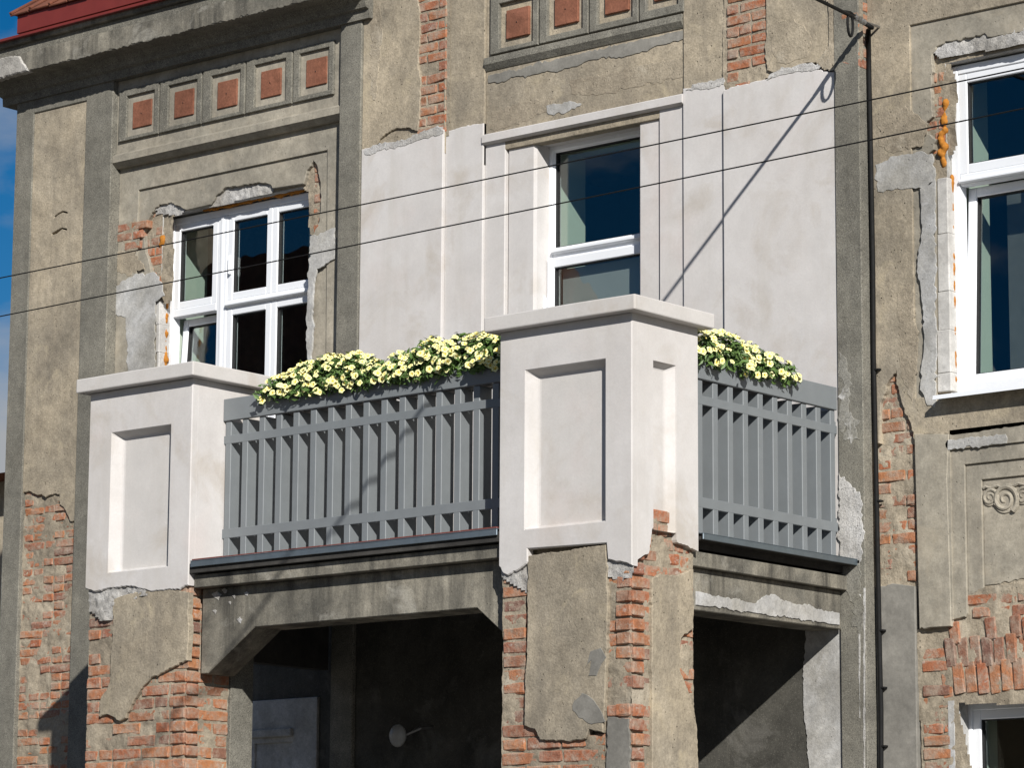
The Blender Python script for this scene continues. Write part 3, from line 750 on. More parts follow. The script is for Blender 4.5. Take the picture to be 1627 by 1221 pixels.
# ---- cornice and eaves of the left wing
CO = empty('cornice', (-5.8, -.1, 8.1), parent=house)
xe = -3.95
bm = bmesh.new()
zf = 8.232
sweep(bm, [(.139, 8.09), (-.02, 8.09), (-.025, 8.15), (-.055, 8.16), (-.07, 8.205), (-.10, 8.235), (-.20, 8.235), (-.205, zf), (-.238, zf), (-.24, zf+.004), (-.24, zf+.15), (.139, zf+.15)], -7.75, xe)
mesh_obj('cornice_moulding', bm, GREY, CO)
plate('fascia_face', CO, CONC, [(-7.72, zf, 1), (xe, zf, 0), (xe, zf+.15), (-7.72, zf+.15)], [], -.246, -.236, .003)
plate('fascia_face', CO, LIME, [(-7.9, zf-.02, 1), (U(44, 108, -.26)[0], zf-.004, 1), (U(30, 84, -.26)[0], zf+.13, 1), (U(15, 84, -.26)[0], zf+.15, 1), (-7.9, zf+.145)], [], -.258, -.2, .01)
bm = bmesh.new(); box(bm, -7.74, xe, -.235, .139, zf+.152, zf+.22); mesh_obj('cornice_moulding', bm, GREY, CO)
bm = bmesh.new(); box(bm, -7.76, xe, -.275, .139, zf+.222, zf+.262, .006); mesh_obj('cornice_moulding', bm, CONC, CO)
RF = empty('roof', (-5.8, 2, 8.5), parent=house)
zr0 = U(28, 53, -.30)[1]; zr1 = U(28, 25, -.30)[1]; xr = U(27, 40, -.30)[0]
bm = bmesh.new(); box(bm, xr, xe-.05, -.30, -.28, zr0, zr1, .003); box(bm, xr-.015, xe-.05, -.315, -.26, zr1, zr1+.012, .002); box(bm, -7.95, xe-.05, -.31, -.2, zr0-.035, zr0-.012, .003)
box(bm, xr, xr+.015, -.28, .5, zr0, zr1)
mesh_obj('eaves_sheet', bm, REDM, RF)
bm = bmesh.new()
sweep(bm, [(-.28, zr1-.02), (4.6, zr1+3.2), (4.6, zr1+3.1), (-.1, zr1-.12)], xr+.02, xe-.05)
mesh_obj('roof_deck', bm, ROOFT, RF)
tilem = None
sl_ = math.atan2(3.22, 4.88)
for k in range(16):
    x = xr+.05+k*.215
    if tilem is None:
        bm = bmesh.new()
        box(bm, -.10, .10, -.03, .38, 0, .016, .004); box(bm, -.10, -.07, -.03, .38, .016, .035, .004)
        tilem = mesh_obj('roof_tile', bm, ROOFT, RF, (x, -.30, zr1+.012)); tilem.rotation_euler = (sl_, 0, 0)
    else:
        o = tilem.copy(); COL.objects.link(o); o.location = tilem.location + Vector((x-(xr+.05), 0, random.uniform(-.004, .006)))
# parapet above the bay and the right roof
bm = bmesh.new(); box(bm, -4.3, XR, -.05, .5, 9.602, 9.75, .02); mesh_obj('parapet_coping', bm, CONC, house)

# ---- windows
def bar(bm, x0, x1, z0, z1, y0, y1, w_, bev=.005):
    box(bm, x0, x0+w_, y0, y1, z0, z1, bev); box(bm, x1-w_, x1, y0, y1, z0, z1, bev)
    box(bm, x0+w_-.001, x1-w_+.001, y0+.0006, y1-.0006, z0, z0+w_, bev); box(bm, x0+w_-.001, x1-w_+.001, y0+.0006, y1-.0006, z1-w_, z1, bev)
def sash(win, x0, x1, z0, z1, Y, tilt=0, blind=False, w_=.055):
    loc = ((x0+x1)/2, Y, z0)
    def L_(bmx, name, m):
        o = mesh_obj(name, bmx, m, win, loc); o.rotation_euler = (tilt, 0, 0); return o
    hw, h = (x1-x0)/2, z1-z0
    bm = bmesh.new(); bar(bm, -hw, hw, 0, h, -.022, .045, w_); L_(bm, 'sash', PVC)
    bm = bmesh.new(); bar(bm, -hw+w_-.004, hw-w_+.004, w_-.004, h-w_+.004, -.012, .03, .009, 0); L_(bm, 'gasket', GASK)
    bm = bmesh.new(); box(bm, -hw+w_, hw-w_, .004, .010, w_, h-w_); L_(bm, 'pane', GLASS)
    if blind:
        bm = bmesh.new(); box(bm, -hw+w_+.01, hw-w_-.01, .06, .065, w_, h-w_); L_(bm, 'blind', CURT)
def frame(win, x0, x1, z0, z1, Y, w_=.05):
    bm = bmesh.new(); bar(bm, x0, x1, z0, z1, Y-.03, Y+.05, w_); mesh_obj('frame', bm, PVC, win)
FY = .25
win = empty('window', (-5.36, FY, 4.99), parent=house)
frame(win, -6.13, -4.59, 4.99, 7.015, FY)
bm = bmesh.new(); box(bm, -5.635, -5.535, FY-.026, FY+.046, 5.04, 6.965, .006); box(bm, -5.60, -5.57, FY-.036, FY-.02, 5.04, 6.965, .006); mesh_obj('mullion', bm, PVC, win)
bm = bmesh.new(); box(bm, -6.08, -5.636, FY-.027, FY+.045, 6.275, 6.335, .006); box(bm, -5.534, -4.64, FY-.027, FY+.045, 6.275, 6.335, .006); box(bm, -5.534, -4.64, FY-.055, FY-.02, 6.285, 6.31, .008); mesh_obj('transom', bm, PVC, win)
for a, b in ((-6.082, -5.636), (-5.534, -5.090), (-5.090, -4.642)):
    sash(win, a, b, 6.333, 6.967, FY)
    sash(win, a, b, 5.042, 6.277, FY+(.03 if a < -6 else 0), -.06 if a < -6 else 0)
bm = bmesh.new(); box(bm, -5.507, -5.489, FY-.05, FY-.022, 6.52, 6.66, .005); mesh_obj('handle', bm, PVC, win)
def foam(win, pts, r):
    bm = bmesh.new(); rnd = random.Random(int(abs(pts[0][0])*1000))
    for i in range(len(pts)-1):
        a, b = Vector(pts[i]), Vector(pts[i+1]); n = max(3, int((b-a).length/(r*.38)))
        for j in range(n+1):
            p = a+(b-a)*j/n
            q = noise.noise(p*17)
            rr = r*max(.45, .72+.7*q+rnd.uniform(-.2, .2))
            ce = p+Vector((q*r*.5+rnd.uniform(-.3, .3)*r, rnd.uniform(-.25, .1)*r, rnd.uniform(-.2, .2)*r))
            m_ = Matrix.Translation(ce) @ Matrix.Diagonal((1, rnd.uniform(.8, 1.2), rnd.uniform(.8, 1.3), 1))
            bmesh.ops.create_icosphere(bm, subdivisions=2, radius=rr, matrix=m_)
    for v in bm.verts: v.co += Vector((noise.noise(v.co*60), noise.noise(v.co*60+Vector((7, 0, 0))), noise.noise(v.co*60+Vector((0, 7, 0)))))*r*.25
    o = mesh_obj('foam_seam', bm, FOAM, win, smooth=True)
    m1 = o.modifiers.new('merge', 'REMESH'); m1.mode = 'VOXEL'; m1.voxel_size = max(.005, r*.2); m1.use_smooth_shade = True
    m2 = o.modifiers.new('soften', 'SMOOTH'); m2.iterations = 7; m2.factor = .5
    return o
foam(win, [(-6.112, .188, 5.05), (-6.110, .188, 6.97)], .017)
foam(win, [(-6.135, .145, 6.80), (-6.125, .15, 6.86)], .030)
foam(win, [(-5.75, .205, 7.028), (-5.2, .205, 7.03), (-4.62, .205, 7.03)], .018)
bm = bmesh.new()
for k in range(12): box(bm, -5.02+.055*k-.012*(k % 2), -4.98+.055*k, .53+.012*(k % 2), .545+.012*(k % 2), 5.0, 6.9)
mesh_obj('curtain', bm, LACE, win)
# balcony door
win = empty('balcony_door', (-2.08, FY, 4.08), parent=house)
dx0, dx1 = WC[0]-.015, WC[1]+.03
frame(win, dx0, dx1, 4.08, 7.0, FY, .045)
bm = bmesh.new(); box(bm, dx0+.045, dx1-.045, FY-.027, FY+.045, 6.215, 6.285, .006); box(bm, dx0+.05, dx1-.05, FY-.06, FY-.02, 6.255, 6.285, .008); mesh_obj('transom', bm, PVC, win)
sash(win, dx0+.040, dx1-.040, 6.283, 6.962, FY, 0, False, .018)
sash(win, dx0+.02, dx1-.02, 4.14, 6.218, FY-.035, 0, True, .06)
bm = bmesh.new()
for z in (5.86, 4.6): box(bm, dx0-.005, dx0+.02, FY-.085, FY-.05, z, z+.11, .006)
mesh_obj('hinge', bm, PVC, win)
# right-hand window
win = empty('window', (1.36, FY-.02, 4.97), parent=house)
FR = FY-.03
frame(win, .61, 2.13, 4.98, 6.975, FR, .055)
bm = bmesh.new(); box(bm, .667, 2.073, FR-.027, FR+.045, 6.235, 6.305, .006); box(bm, .664, 2.07, FR-.05, FR-.02, 6.245, 6.27, .008); mesh_obj('transom', bm, PVC, win)
bm = bmesh.new(); box(bm, 1.33, 1.40, FR-.026, FR+.046, 5.035, 6.92, .006); mesh_obj('mullion', bm, PVC, win)
for a, b in ((.663, 1.331), (1.399, 2.075)):
    sash(win, a, b, 6.303, 6.923, FR, 0, False, .06)
    sash(win, a, b, 5.033, 6.237, FR+(.03 if a < 1 else 0), -.05 if a < 1 else 0, False, .06)
bm = bmesh.new(); sweep(bm, [(.24, 4.962), (-.0, 4.950), (-.004, 4.925), (.004, 4.925), (.01, 4.944), (.24, 4.95)], .575, 2.16); mesh_obj('sill', bm, PVC, win)
foam(win, [(.620, .175, 5.05), (.620, .175, 6.3)], .011)
foam(win, [(.598, .15, 6.36), (.578, .135, 6.44), (.604, .14, 6.47), (.575, .13, 6.53), (.600, .14, 6.58)], .024)
foam(win, [(.603, .15, 6.60), (.594, .15, 6.66), (.606, .15, 6.74)], .024)
foam(win, [(.618, .17, 6.74), (.618, .17, 6.95)], .014)
DIMB = simple('dim_grey_blind', (.11, .115, .115), .9, 0, .25, 0, 4)
bm = bmesh.new()
for k in range(9): box(bm, .80+.14*k+(.05 if k in (2, 5) else 0), .93+.14*k, .50+.02*(k % 2), .51+.02*(k % 2), 5.02, 6.22-(.25 if k % 3 == 1 else 0))
mesh_obj('blind', bm, DIMB, win)
# lower right window
win = empty('window', (1.3, .25, 1.4), parent=house)
xl0 = U(1533, 1150, .27)[0]
plate('reveal_plaster', win, CEM, rect(.12, .272, 1.4, z_low-.004), [], x_low+.012, x_low-.03, .002, axis='x', rough=.004)
frame(win, xl0, 2.12, 1.42, z_low-.005, .30, .05)
sash(win, xl0+.048, 1.35, 1.47, z_low-.053, .30); sash(win, 1.35, 2.072, 1.47, z_low-.053, .30)

# ---- wall inside the porch
PW_ = empty('porch_wall', (-2, 0, 2), parent=house)
plate('shade_dark_field', PW_, SHADEW, rect(-4.037, -.35, .1, 3.9), [], .03, .139, .003, relief=.004)  # stained wall, with the porch shade put into its colour
plate('plaster_strip', PW_, CEM, [(-.37, .1), (-.104, .1), (-.104, 3.9), (-.36, 3.9), (-.36, 3.9, 1), (-.39, 3.2, 1), (-.35, 2.8, 1), (-.40, 2.4, 1)], [], .022, .139, .003)
Yp = .064
xa_, zt_ = U(398, 1118, Yp); xb_, _z = U(504, 1108, Yp); xc_, zc2 = U(464, 1180, Yp)
plate('pale_panel', PW_, CEM, [(xa_, .2), (xb_, .2), (xb_, _z), (xa_, _z)], [rect(xa_+.05, xc_, .5, zc2)], Yp, .087, .004)
plate('pale_panel', PW_, CEM, rect(xa_+.045, xc_+.004, .495, zc2+.004), [], Yp+.016, .0872, .002)
zl_ = U(464, 1171, Yp)[1]; zl2 = U(464, 1158, Yp)[1]
bm = bmesh.new(); box(bm, xa_+.02, xc_+.01, Yp-.03, Yp-.0005, zl_, zl2, .006); mesh_obj('panel_ledge', bm, CEM, PW_)

# ================================================================== BALCONY
bal = empty('balcony', (-2.18, -1.0, 0), 'projecting balcony with two white stuccoed pillars on crumbling brick', 'balcony')
PF, PB = -2.12, -1.52            # pillar front and back
def pillar(x0, x1, label_side):
    p = empty('pillar', ((x0+x1)/2, (PF+PB)/2, 0), parent=bal)
    return p
# ---------- near pillar (right)
x0, x1 = -.953, 0.0
P1 = pillar(x0, x1, 1)
bm = bmesh.new(); box(bm, x0+.055, x1-.055, PF+.08, PB-.03, 0, 5.18); mesh_obj('pillar_core', bm, MORT, P1)
pan1 = pxl([(836, 589), (960, 574), (962, 828), (833, 842)], PF)
px0, px1 = (pan1[0][0]+pan1[3][0])/2, (pan1[1][0]+pan1[2][0])/2
pz0, pz1 = 4.045, 4.945
def panel_recess(par, x0_, x1_, z0_, z1_, m, chl=.055, cht=.03, dep=.06):
    """sunk panel with a splayed left side, built as a tray behind the opening"""
    bm = bmesh.new()
    fr_ = [(x0_-.004, z0_-.004), (x1_+.004, z0_-.004), (x1_+.004, z1_+.004), (x0_-.004, z1_+.004)]
    bk = [(x0_+chl, z0_+.006), (x1_-.004, z0_+.006), (x1_-.004, z1_-cht), (x0_+chl, z1_-cht)]
    A = [bm.verts.new((x, PF+.003, z)) for x, z in fr_]; B = [bm.verts.new((x, PF+dep, z)) for x, z in bk]
    for i in range(4):
        f = bm.faces.new((A[i], A[(i+1) % 4], B[(i+1) % 4], B[i]))
    f = bm.faces.new(B); f.material_index = 1
    bmesh.ops.recalc_face_normals(bm, faces=bm.faces)
    if bm.faces[:][-1].normal.y > 0: bmesh.ops.reverse_faces(bm, faces=bm.faces)
    es = [e for e in bm.edges if len(e.link_faces) == 2]
    bmesh.ops.bevel(bm, geom=es, offset=.012, segments=2, affect='EDGES', profile=.5)
    return mesh_obj('sunk_panel', bm, [STUC, STUCB], par)
# front stucco with crumbled lower edge
ft = pxl([(795, 900), (799, 912, 1), (806, 915, 1), (825, 905, 1), (838, 893), (838, 873), (963, 864), (965, 890, 1), (985, 893, 1), (1003, 899)], PF)
ft = [(x0, ft[0][1], 1)]+ft[1:-1]+[(x1, ft[-1][1])]
plate('stucco_face', P1, STUC, ft+[(x1, 5.19), (x0, 5.19)], [rect(px0, px1, pz0, pz1)], PF, PF+.05, .006, rough=.006)
panel_recess(P1, px0, px1, pz0, pz1, STUC)
# right side stucco
sp = pxv([(1038, 571), (1074, 583), (1074, 840), (1038, 836)], 0.0)
sy0, sy1 = sp[0][0], sp[1][0]
st_ = pxv([(1004, 899, 1), (1012, 890, 1), (1031, 880, 1), (1033, 852, 1), (1036, 838), (1074, 838, 1), (1075, 862, 1), (1088, 866, 1), (1103, 876)], 0.0)
zn = [p[1] for p in st_]
st_ = [(PF+.0505, zn[1], 1), (st_[2][0], zn[2], 1), (sy0-.02, zn[3], 1), (sy0, zn[4], 0), (sy0, 4.945), (sy1, 4.945), (sy1, zn[5], 1), (sy1+.01, zn[6], 1), (st_[7][0], zn[7], 1), (PB, zn[8]), (PB, 5.19), (PF+.0505, 5.19)]
plate('stucco_face', P1, STUC, st_, [], 0.0, -.05, .0012, axis='x', rough=.006)
bm = bmesh.new()
zz0 = sp[3][1]-.02
A = [bm.verts.new((-.003, y, z)) for y, z in ((sy0-.003, zz0), (sy1+.003, zz0), (sy1+.003, 4.948), (sy0-.003, 4.948))]
B = [bm.verts.new((-.045, y, z)) for y, z in ((sy0+.01, zz0), (sy1-.05, zz0), (sy1-.05, 4.92), (sy0+.01, 4.92))]
for i in range(4): bm.faces.new((A[i], A[(i+1) % 4], B[(i+1) % 4], B[i]))
bm.faces.new(B); bmesh.ops.recalc_face_normals(bm, faces=bm.faces)
if bm.faces[:][-1].normal.x < 0: bmesh.ops.reverse_faces(bm, faces=bm.faces)
bmesh.ops.bevel(bm, geom=[e for e in bm.edges if len(e.link_faces) == 2], offset=.012, segments=2, affect='EDGES', profile=.5)
mesh_obj('sunk_panel', bm, STUC, P1)
bm = bmesh.new(); box(bm, x0, x0+.05, PF+.051, PB, 3.95, 5.19); box(bm, x0+.051, x1-.051, PB-.05, PB, 3.95, 5.19); mesh_obj('stucco_face', bm, STUC, P1)
def cap(par, a0, a1, b0, b1, z0_, z1_):
    bm = bmesh.new(); box(bm, a0, a1, b0, b1, z0_, z1_)
    bmesh.ops.subdivide_edges(bm, edges=bm.edges[:], cuts=6, use_grid_fill=True)
    for v in bm.verts: v.co += Vector((noise.noise(v.co*2.1), noise.noise(v.co*2.1+Vector((5, 0, 0))), noise.noise(v.co*2.1+Vector((0, 9, 0)))))*.003
    o = mesh_obj('cap', bm, STUCB, par)
    md = o.modifiers.new('edge', 'BEVEL'); md.width = .008; md.segments = 2; md.limit_method = 'ANGLE'
    return o
cap(P1, x0-.065, x1+.07, PF-.065, PB+.07, 5.186, 5.274)
# exposed lower part: front strips
fl = pxl([(799, 1230), (799, 900), (836, 880), (836, 1155), (850, 1180), (905, 1195), (945, 1190), (945, 1230)], PF+.03)
b0_ = [(x0+.005, 2.55), (x0+.005, 4.02), (px0-.02, 4.02), (px0-.02, 2.98), (px0+.25, 2.88), (px1-.0, 2.88), (px1, 2.55)]
brickwork(P1, b0_, PF+.036, 'y', .0775, (.175, .26), (x0+.006, px1+.01), 2.5, (-.002, .012), .014, .04, .010, 61, grow=0)
b1_ = [(px1-.02, 2.55), (px1-.02, 3.98), (x1-.032, 3.98), (x1-.032, 2.55)]
brickwork(P1, b1_, PF+.034, 'y', .0775, (.19, .10), (px1-.01, x1-.008), 2.5, (-.006, .008), .013, .22, .013, 62, grow=0)
s1_ = [(PF+.032, 2.55), (PF+.032, 3.95), (PF+.15, 3.98), (PF+.17, 4.10), (sy1+.03, 4.10), (PB-.01, 3.98), (PB-.01, 2.55)]
brickwork(P1, s1_, -.034, 'x', .0775, (.10, .26), (PF+.014, PB-.006), 2.5, (-.004, .010), .013, .12, .012, 63, grow=0)
# tan plaster plate on the front
tp = pxl([(838, 884, 1), (838, 1000, 1), (833, 1155, 1), (850, 1160, 1), (858, 1177, 1), (905, 1180, 1), (930, 1175, 1), (936, 1160, 1), (958, 1165, 1), (962, 1100, 1), (966, 960, 1), (963, 866, 1)], PF+.012)
plate('plaster_patch', P1, TAN, tp, [], PF+.008, PF+.05, .005, rough=.005)
for pts in ([(930, 1062), (938, 1036), (955, 1030), (963, 1045), (948, 1075), (935, 1075), (940, 1050)], [(912, 1115), (925, 1102), (940, 1110), (955, 1130), (962, 1148), (940, 1152), (920, 1142), (910, 1130)]):
    patch(P1, pts, PF+.008, CEMD, .003, .006)
patch(P1, [(967, 1140), (1000, 1143), (1003, 1230), (964, 1230)], PF+.022, CEMD, .010, .008)
# crumbled lime below the stucco
for pts in ([(799, 905), (820, 903), (838, 893), (836, 940), (812, 925), (800, 918)], [(966, 888), (985, 890), (1005, 898), (1003, 915), (985, 922), (968, 915)]):
    q = pxl(pts, PF+.02); mortar_sheet(P1, q, PF+.018, amp=.018, mat=LIME, seed=len(pts)+int(pts[0][0]), grow=.008)
# tan plaster on the side
tps = pxv([(1036, 1230), (1037, 1100, 1), (1036, 1000, 1), (1036, 920, 1), (1050, 912, 1), (1075, 915, 1), (1102, 905, 1), (1102, 1000, 1), (1083, 1015, 1), (1079, 1060, 1), (1085, 1075, 1), (1093, 1095, 1), (1100, 1115, 1), (1108, 1160, 1), (1110, 1230)], -.01)
plate('plaster_patch', P1, TAN, tps, [], -.008, -.05, .005, axis='x', rough=.006)
# ---------- far pillar (left)
x0, x1 = -4.367, -3.44
P2 = pillar(x0, x1, 0)
bm = bmesh.new(); box(bm, x0+.055, x1-.055, PF+.08, PB-.03, 0, 5.2); mesh_obj('pillar_core', bm, MORT, P2)
pq = pxl([(180, 690), (272, 675), (268, 898), (168, 910)], PF)
qx0, qx1 = -4.155, -3.628
ft = pxl([(140, 935), (150, 941, 1), (170, 936, 1), (200, 932, 1), (220, 936, 1), (240, 941, 1), (262, 938, 1), (285, 938, 1), (303, 930)], PF)
ft = [(x0, ft[0][1], 1)]+ft[1:-1]+[(x1, ft[-1][1])]
plate('stucco_face', P2, STUC, ft+[(x1, 5.205), (x0, 5.205)], [rect(qx0, qx1, 4.05, 4.93)], PF, PF+.05, .006, rough=.006)
panel_recess(P2, qx0, qx1, 4.05, 4.93, STUC)
sq = pxv([(305, 930, 1), (318, 925, 1), (330, 905)], x1)
plate('stucco_face', P2, STUC, [(PF+.0505, sq[0][1], 1), (sq[1][0], sq[1][1], 1), (sq[2][0], 3.95), (PB, 3.95), (PB, 5.205), (PF+.0505, 5.205)], [], x1, x1-.05, .0012, axis='x')
bm = bmesh.new(); box(bm, x0, x0+.05, PF+.051, PB, 3.95, 5.205); box(bm, x0+.051, x1-.051, PB-.05, PB, 3.95, 5.205); mesh_obj('stucco_face', bm, STUC, P2)
cap(P2, x0-.065, x1+.065, PF-.065, PB+.07, 5.206, 5.296)
bf = [(x0+.012, 2.55), (x0+.012, 3.95), (x1-.034, 3.95), (x1-.034, 2.55)]
mortar_sheet(P2, bf, PF+.036, amp=.010, seed=71, grow=.0)
brickwork(P2, [(x0, 2.55), (x0, 3.88), (-4.2, 3.88), (-4.22, 3.05), (-4.0, 3.05), (-3.85, 3.3), (-3.55, 3.6), (-3.5, 3.9), (-3.44, 3.9), (-3.44, 2.55)], PF+.036, 'y', .0755, (.25, .125), (x0+.006, x1-.008), 2.5, (-.003, .012), .013, .06, .01, 72, sheet=False)
bs_ = [(PF+.034, 2.55), (PF+.034, 3.93), (PF+.2, 3.93), (-1.77, 3.45), (-1.72, 3.40), (-1.72, 2.55)]
brickwork(P2, bs_, x1-.036, 'x', .0755, (.125, .25), (PF+.014, -1.72), 2.5, (-.003, .012), .013, .08, .010, 73, grow=0)
plate('roughcast_return', P2, GREY, rect(-1.715, PB, 0, 3.62), [], x1-.018, x1-.06, .004, axis='x')
plate('roughcast_return', P2, GREY, rect(x0+.02, x1-.02, 0, 3.95), [], PB-.02, PB-.04, .004)
tp = pxl([(181, 952, 1), (176, 1050, 1), (174, 1085, 1), (160, 1110, 1), (157, 1140, 1), (172, 1137, 1), (190, 1147, 1), (200, 1142, 1), (212, 1115, 1), (225, 1095, 1), (240, 1078, 1), (270, 1063, 1), (298, 1050, 1), (300, 1010, 1), (300, 942, 1), (262, 936, 1), (230, 938, 1), (200, 946, 1)], PF+.012)
plate('plaster_patch', P2, TAN, tp, [], PF+.008, PF+.05, .005, rough=.006)
q = pxl([(141, 938), (180, 934), (230, 934), (235, 945), (183, 960), (178, 985), (160, 985), (142, 970)], PF+.015); mortar_sheet(P2, q, PF+.014, amp=.020, mat=LIME, seed=77, grow=.004)
# ---------- floor slab, drip edge, moulding, beams
SLX = .022
FL = bmesh.new()
box(FL, -4.258, -.075, -1.50, .01, 3.95, 4.035); box(FL, -.0749, SLX-.002, -1.499, .0, 3.99, 4.020); box(FL, -3.436, -.957, PF+.005, -1.5005, 3.992, 4.05)
FLO = mesh_obj('floor_slab', FL, SHADEC, bal)  # slab coloured near black in place of the shade below it
bm = bmesh.new()
box(bm, -3.415, -.957, PF-.012, PF-.002, 4.026, 4.060, .002); box(bm, -3.415, -.957, PF-.0125, PF+.2, 4.061, 4.066, .001)
box(bm, SLX, SLX+.010, PB+.005, .0, 3.988, 4.021, .002); box(bm, SLX-.09, SLX+.0105, PB+.005, .0, 4.0215, 4.026, .001)
mesh_obj('drip_edge', bm, ZINC, FLO)
bm = bmesh.new()
for k in range(9): box(bm, -3.41+k*.272, -3.41+k*.272+.268, PF-.004, PF+.12, 4.067, 4.073+.004*random.random(), .002)
mesh_obj('floor_edging', bm, RUSTED, FLO)
bm = bmesh.new()
box(bm, -3.436, -.957, -2.075, -1.505, 3.905, 3.984, .004)
mesh_obj('moulding', bm, CONC, bal)
bm = bmesh.new()
box(bm, -.3, -.045, PB+.004, .0, 3.845, 3.929, .004)
mesh_obj('moulding', bm, CONC, bal)
plate('unseen_sun_block', bal, STUC, rect(-4.36, -4.26, 4.056, 5.08), [], PB+.004, -.002, .004)  # unseen solid side wall, added to keep sun off the wall behind
plate('beam', bal, SHADEC, rect(-4.36, -4.26, 3.60, 4.05), [], PB+.004, -.002, .004)  # unseen side beam added below the sun block, shade painted in its colour
bx0, bx1 = -3.436, -.957
bzl = 3.643
bp = [(bx0, 3.385), (bx0+.06, 3.385), (-2.985, bzl), (-1.215, bzl), (-1.02, 3.49), (bx1, 3.44), (bx1, 3.904), (bx0, 3.904)]
plate('beam', bal, CONC, bp, [], -2.0, -1.77, .005)
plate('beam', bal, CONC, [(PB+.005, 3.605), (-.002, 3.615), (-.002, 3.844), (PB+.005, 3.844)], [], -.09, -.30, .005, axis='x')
lm = pxv([(1105, 962, 1), (1200, 975, 1), (1333, 994), (1333, 975, 1), (1260, 960, 1), (1230, 945, 1), (1215, 948, 1), (1200, 960, 1), (1105, 940)], -.088)
plate('pale_fillet', bal, CEM, lm, [], -.082, -.0895, .002, axis='x', rough=.008)

for k, (fx, fy, fw) in enumerate(((345, 945, 9), (357, 938, 5), (372, 948, 4), (381, 985, 6), (341, 972, 4), (392, 943, 4), (365, 958, 3))):
    q = pxl([(fx-fw, fy, 1), (fx, fy-fw*.7, 1), (fx+fw*.8, fy, 1), (fx+fw*.2, fy+fw*1.1, 1)][::-1], -2.003)
    plate('lime_flake', bal, LIME, q, [], -2.004, -1.999, .001, rough=.006, seg=.01)
# ================================================================== RAILINGS
def railing(name, label, axis, a, b, off, z_top, n, skip_first=0):
    """axis 'y': runs along x, front at y=off.  axis 'x': runs along y, front at x=off"""
    r = empty(name, ((a+b)/2, off, 4.06) if axis == 'y' else (off, (a+b)/2, 4.06), label, 'railing', 'grey balcony railings')
    def B(bm, u0, u1, d0, d1, z0, z1, bev=.003):
        if axis == 'y': box(bm, u0, u1, off+d0, off+d1, z0, z1, bev)
        else: box(bm, off-d1, off-d0, u0, u1, z0, z1, bev)
    bm = bmesh.new(); B(bm, a, b, -.012, .016, z_top-.140, z_top, .004); mesh_obj('top_board', bm, RAIL, r)
    e = .06
    for z0, z1, nm in ((z_top-.284, z_top-.231, 'rail'), (z_top-.875, z_top-.815, 'rail')):
        bm = bmesh.new(); B(bm, a-.015, b+.012, -.0005, .020, z0, z1); mesh_obj(nm, bm, RAIL, r)
        for u, s in ((a, -1), (b, 1)):
            bm = bmesh.new()
            B(bm, u-.045*(s < 0)-.0, u+.045*(s > 0)+.0, .022, .10, z0-.005, z0+.004); B(bm, u-.045*(s < 0), u+.045*(s > 0), .022, .028, z0-.005, z1+.03)
            B(bm, u-.05*(s < 0)+.012*(s < 0)-.012*(s > 0)-.0, u+.05*(s > 0)-.012*(s > 0)+.012*(s < 0), .06, .072, z0+.006, z0+.03)
            mesh_obj('bracket', bm, RAIL, r)
    zt, zb_ = z_top-.141, z_top-(1.003 if axis == 'y' else 1.022)
    first = None
    for k in range(n):
        u = a+.012+(b-a-.07)*k/(n-1)
        if first is None:
            bm = bmesh.new()
            B(bm, u, u+.049, .0005, .112, zb_, zt, .003)
            first = mesh_obj('slat', bm, RAIL, r); u0 = u
        else:
            o = first.copy(); COL.objects.link(o); d = u-u0
            o.location = first.location+(Vector((d, 0, 0)) if axis == 'y' else Vector((0, d, 0)))
    return r
RY = -1.84
railing('front_railing', 'long grey slatted railing between the two white pillars', 'y', -3.44, -.90, RY, 5.107, 18)
railing('side_railing', 'short grey slatted railing from right pillar back to wall', 'x', -1.55, -.02, -.10, 5.069, 11)

# ================================================================== FLOWERS
def flower_mesh(seed):
    rnd = random.Random(seed); bm = bmesh.new()
    n = 15; R = .024
    c = bm.verts.new((0, 0, -.012)); inn_ = []; mid = []; out = []
    for k in range(n):
        a = 2*pi*k/n; lob = .5+.5*cos(5*a)
        inn_.append(bm.verts.new((.006*cos(a), .006*sin(a), -.002)))
        r1 = R*.62; mid.append(bm.verts.new((r1*cos(a), r1*sin(a), .004+.001*rnd.random())))
        r = R*(.80+.20*lob)*rnd.uniform(.94, 1.05)
        out.append(bm.verts.new((r*cos(a), r*sin(a), .003-.006*lob+.003*rnd.random())))
    for k in range(n):
        j = (k+1) % n
        f = bm.faces.new((c, inn_[k], inn_[j])); f.material_index = 1
        f = bm.faces.new((inn_[k], mid[k], mid[j], inn_[j])); f.material_index = 1 if k % 3 == 0 else 0
        bm.faces.new((mid[k], out[k], out[j], mid[j]))
    me = bpy.data.meshes.new('flower'); bm.to_mesh(me); bm.free()
    me.materials.append(PETAL); me.materials.append(THROAT)
    for p in me.polygons: p.use_smooth = True
    return me
FM = [flower_mesh(i) for i in range(5)]
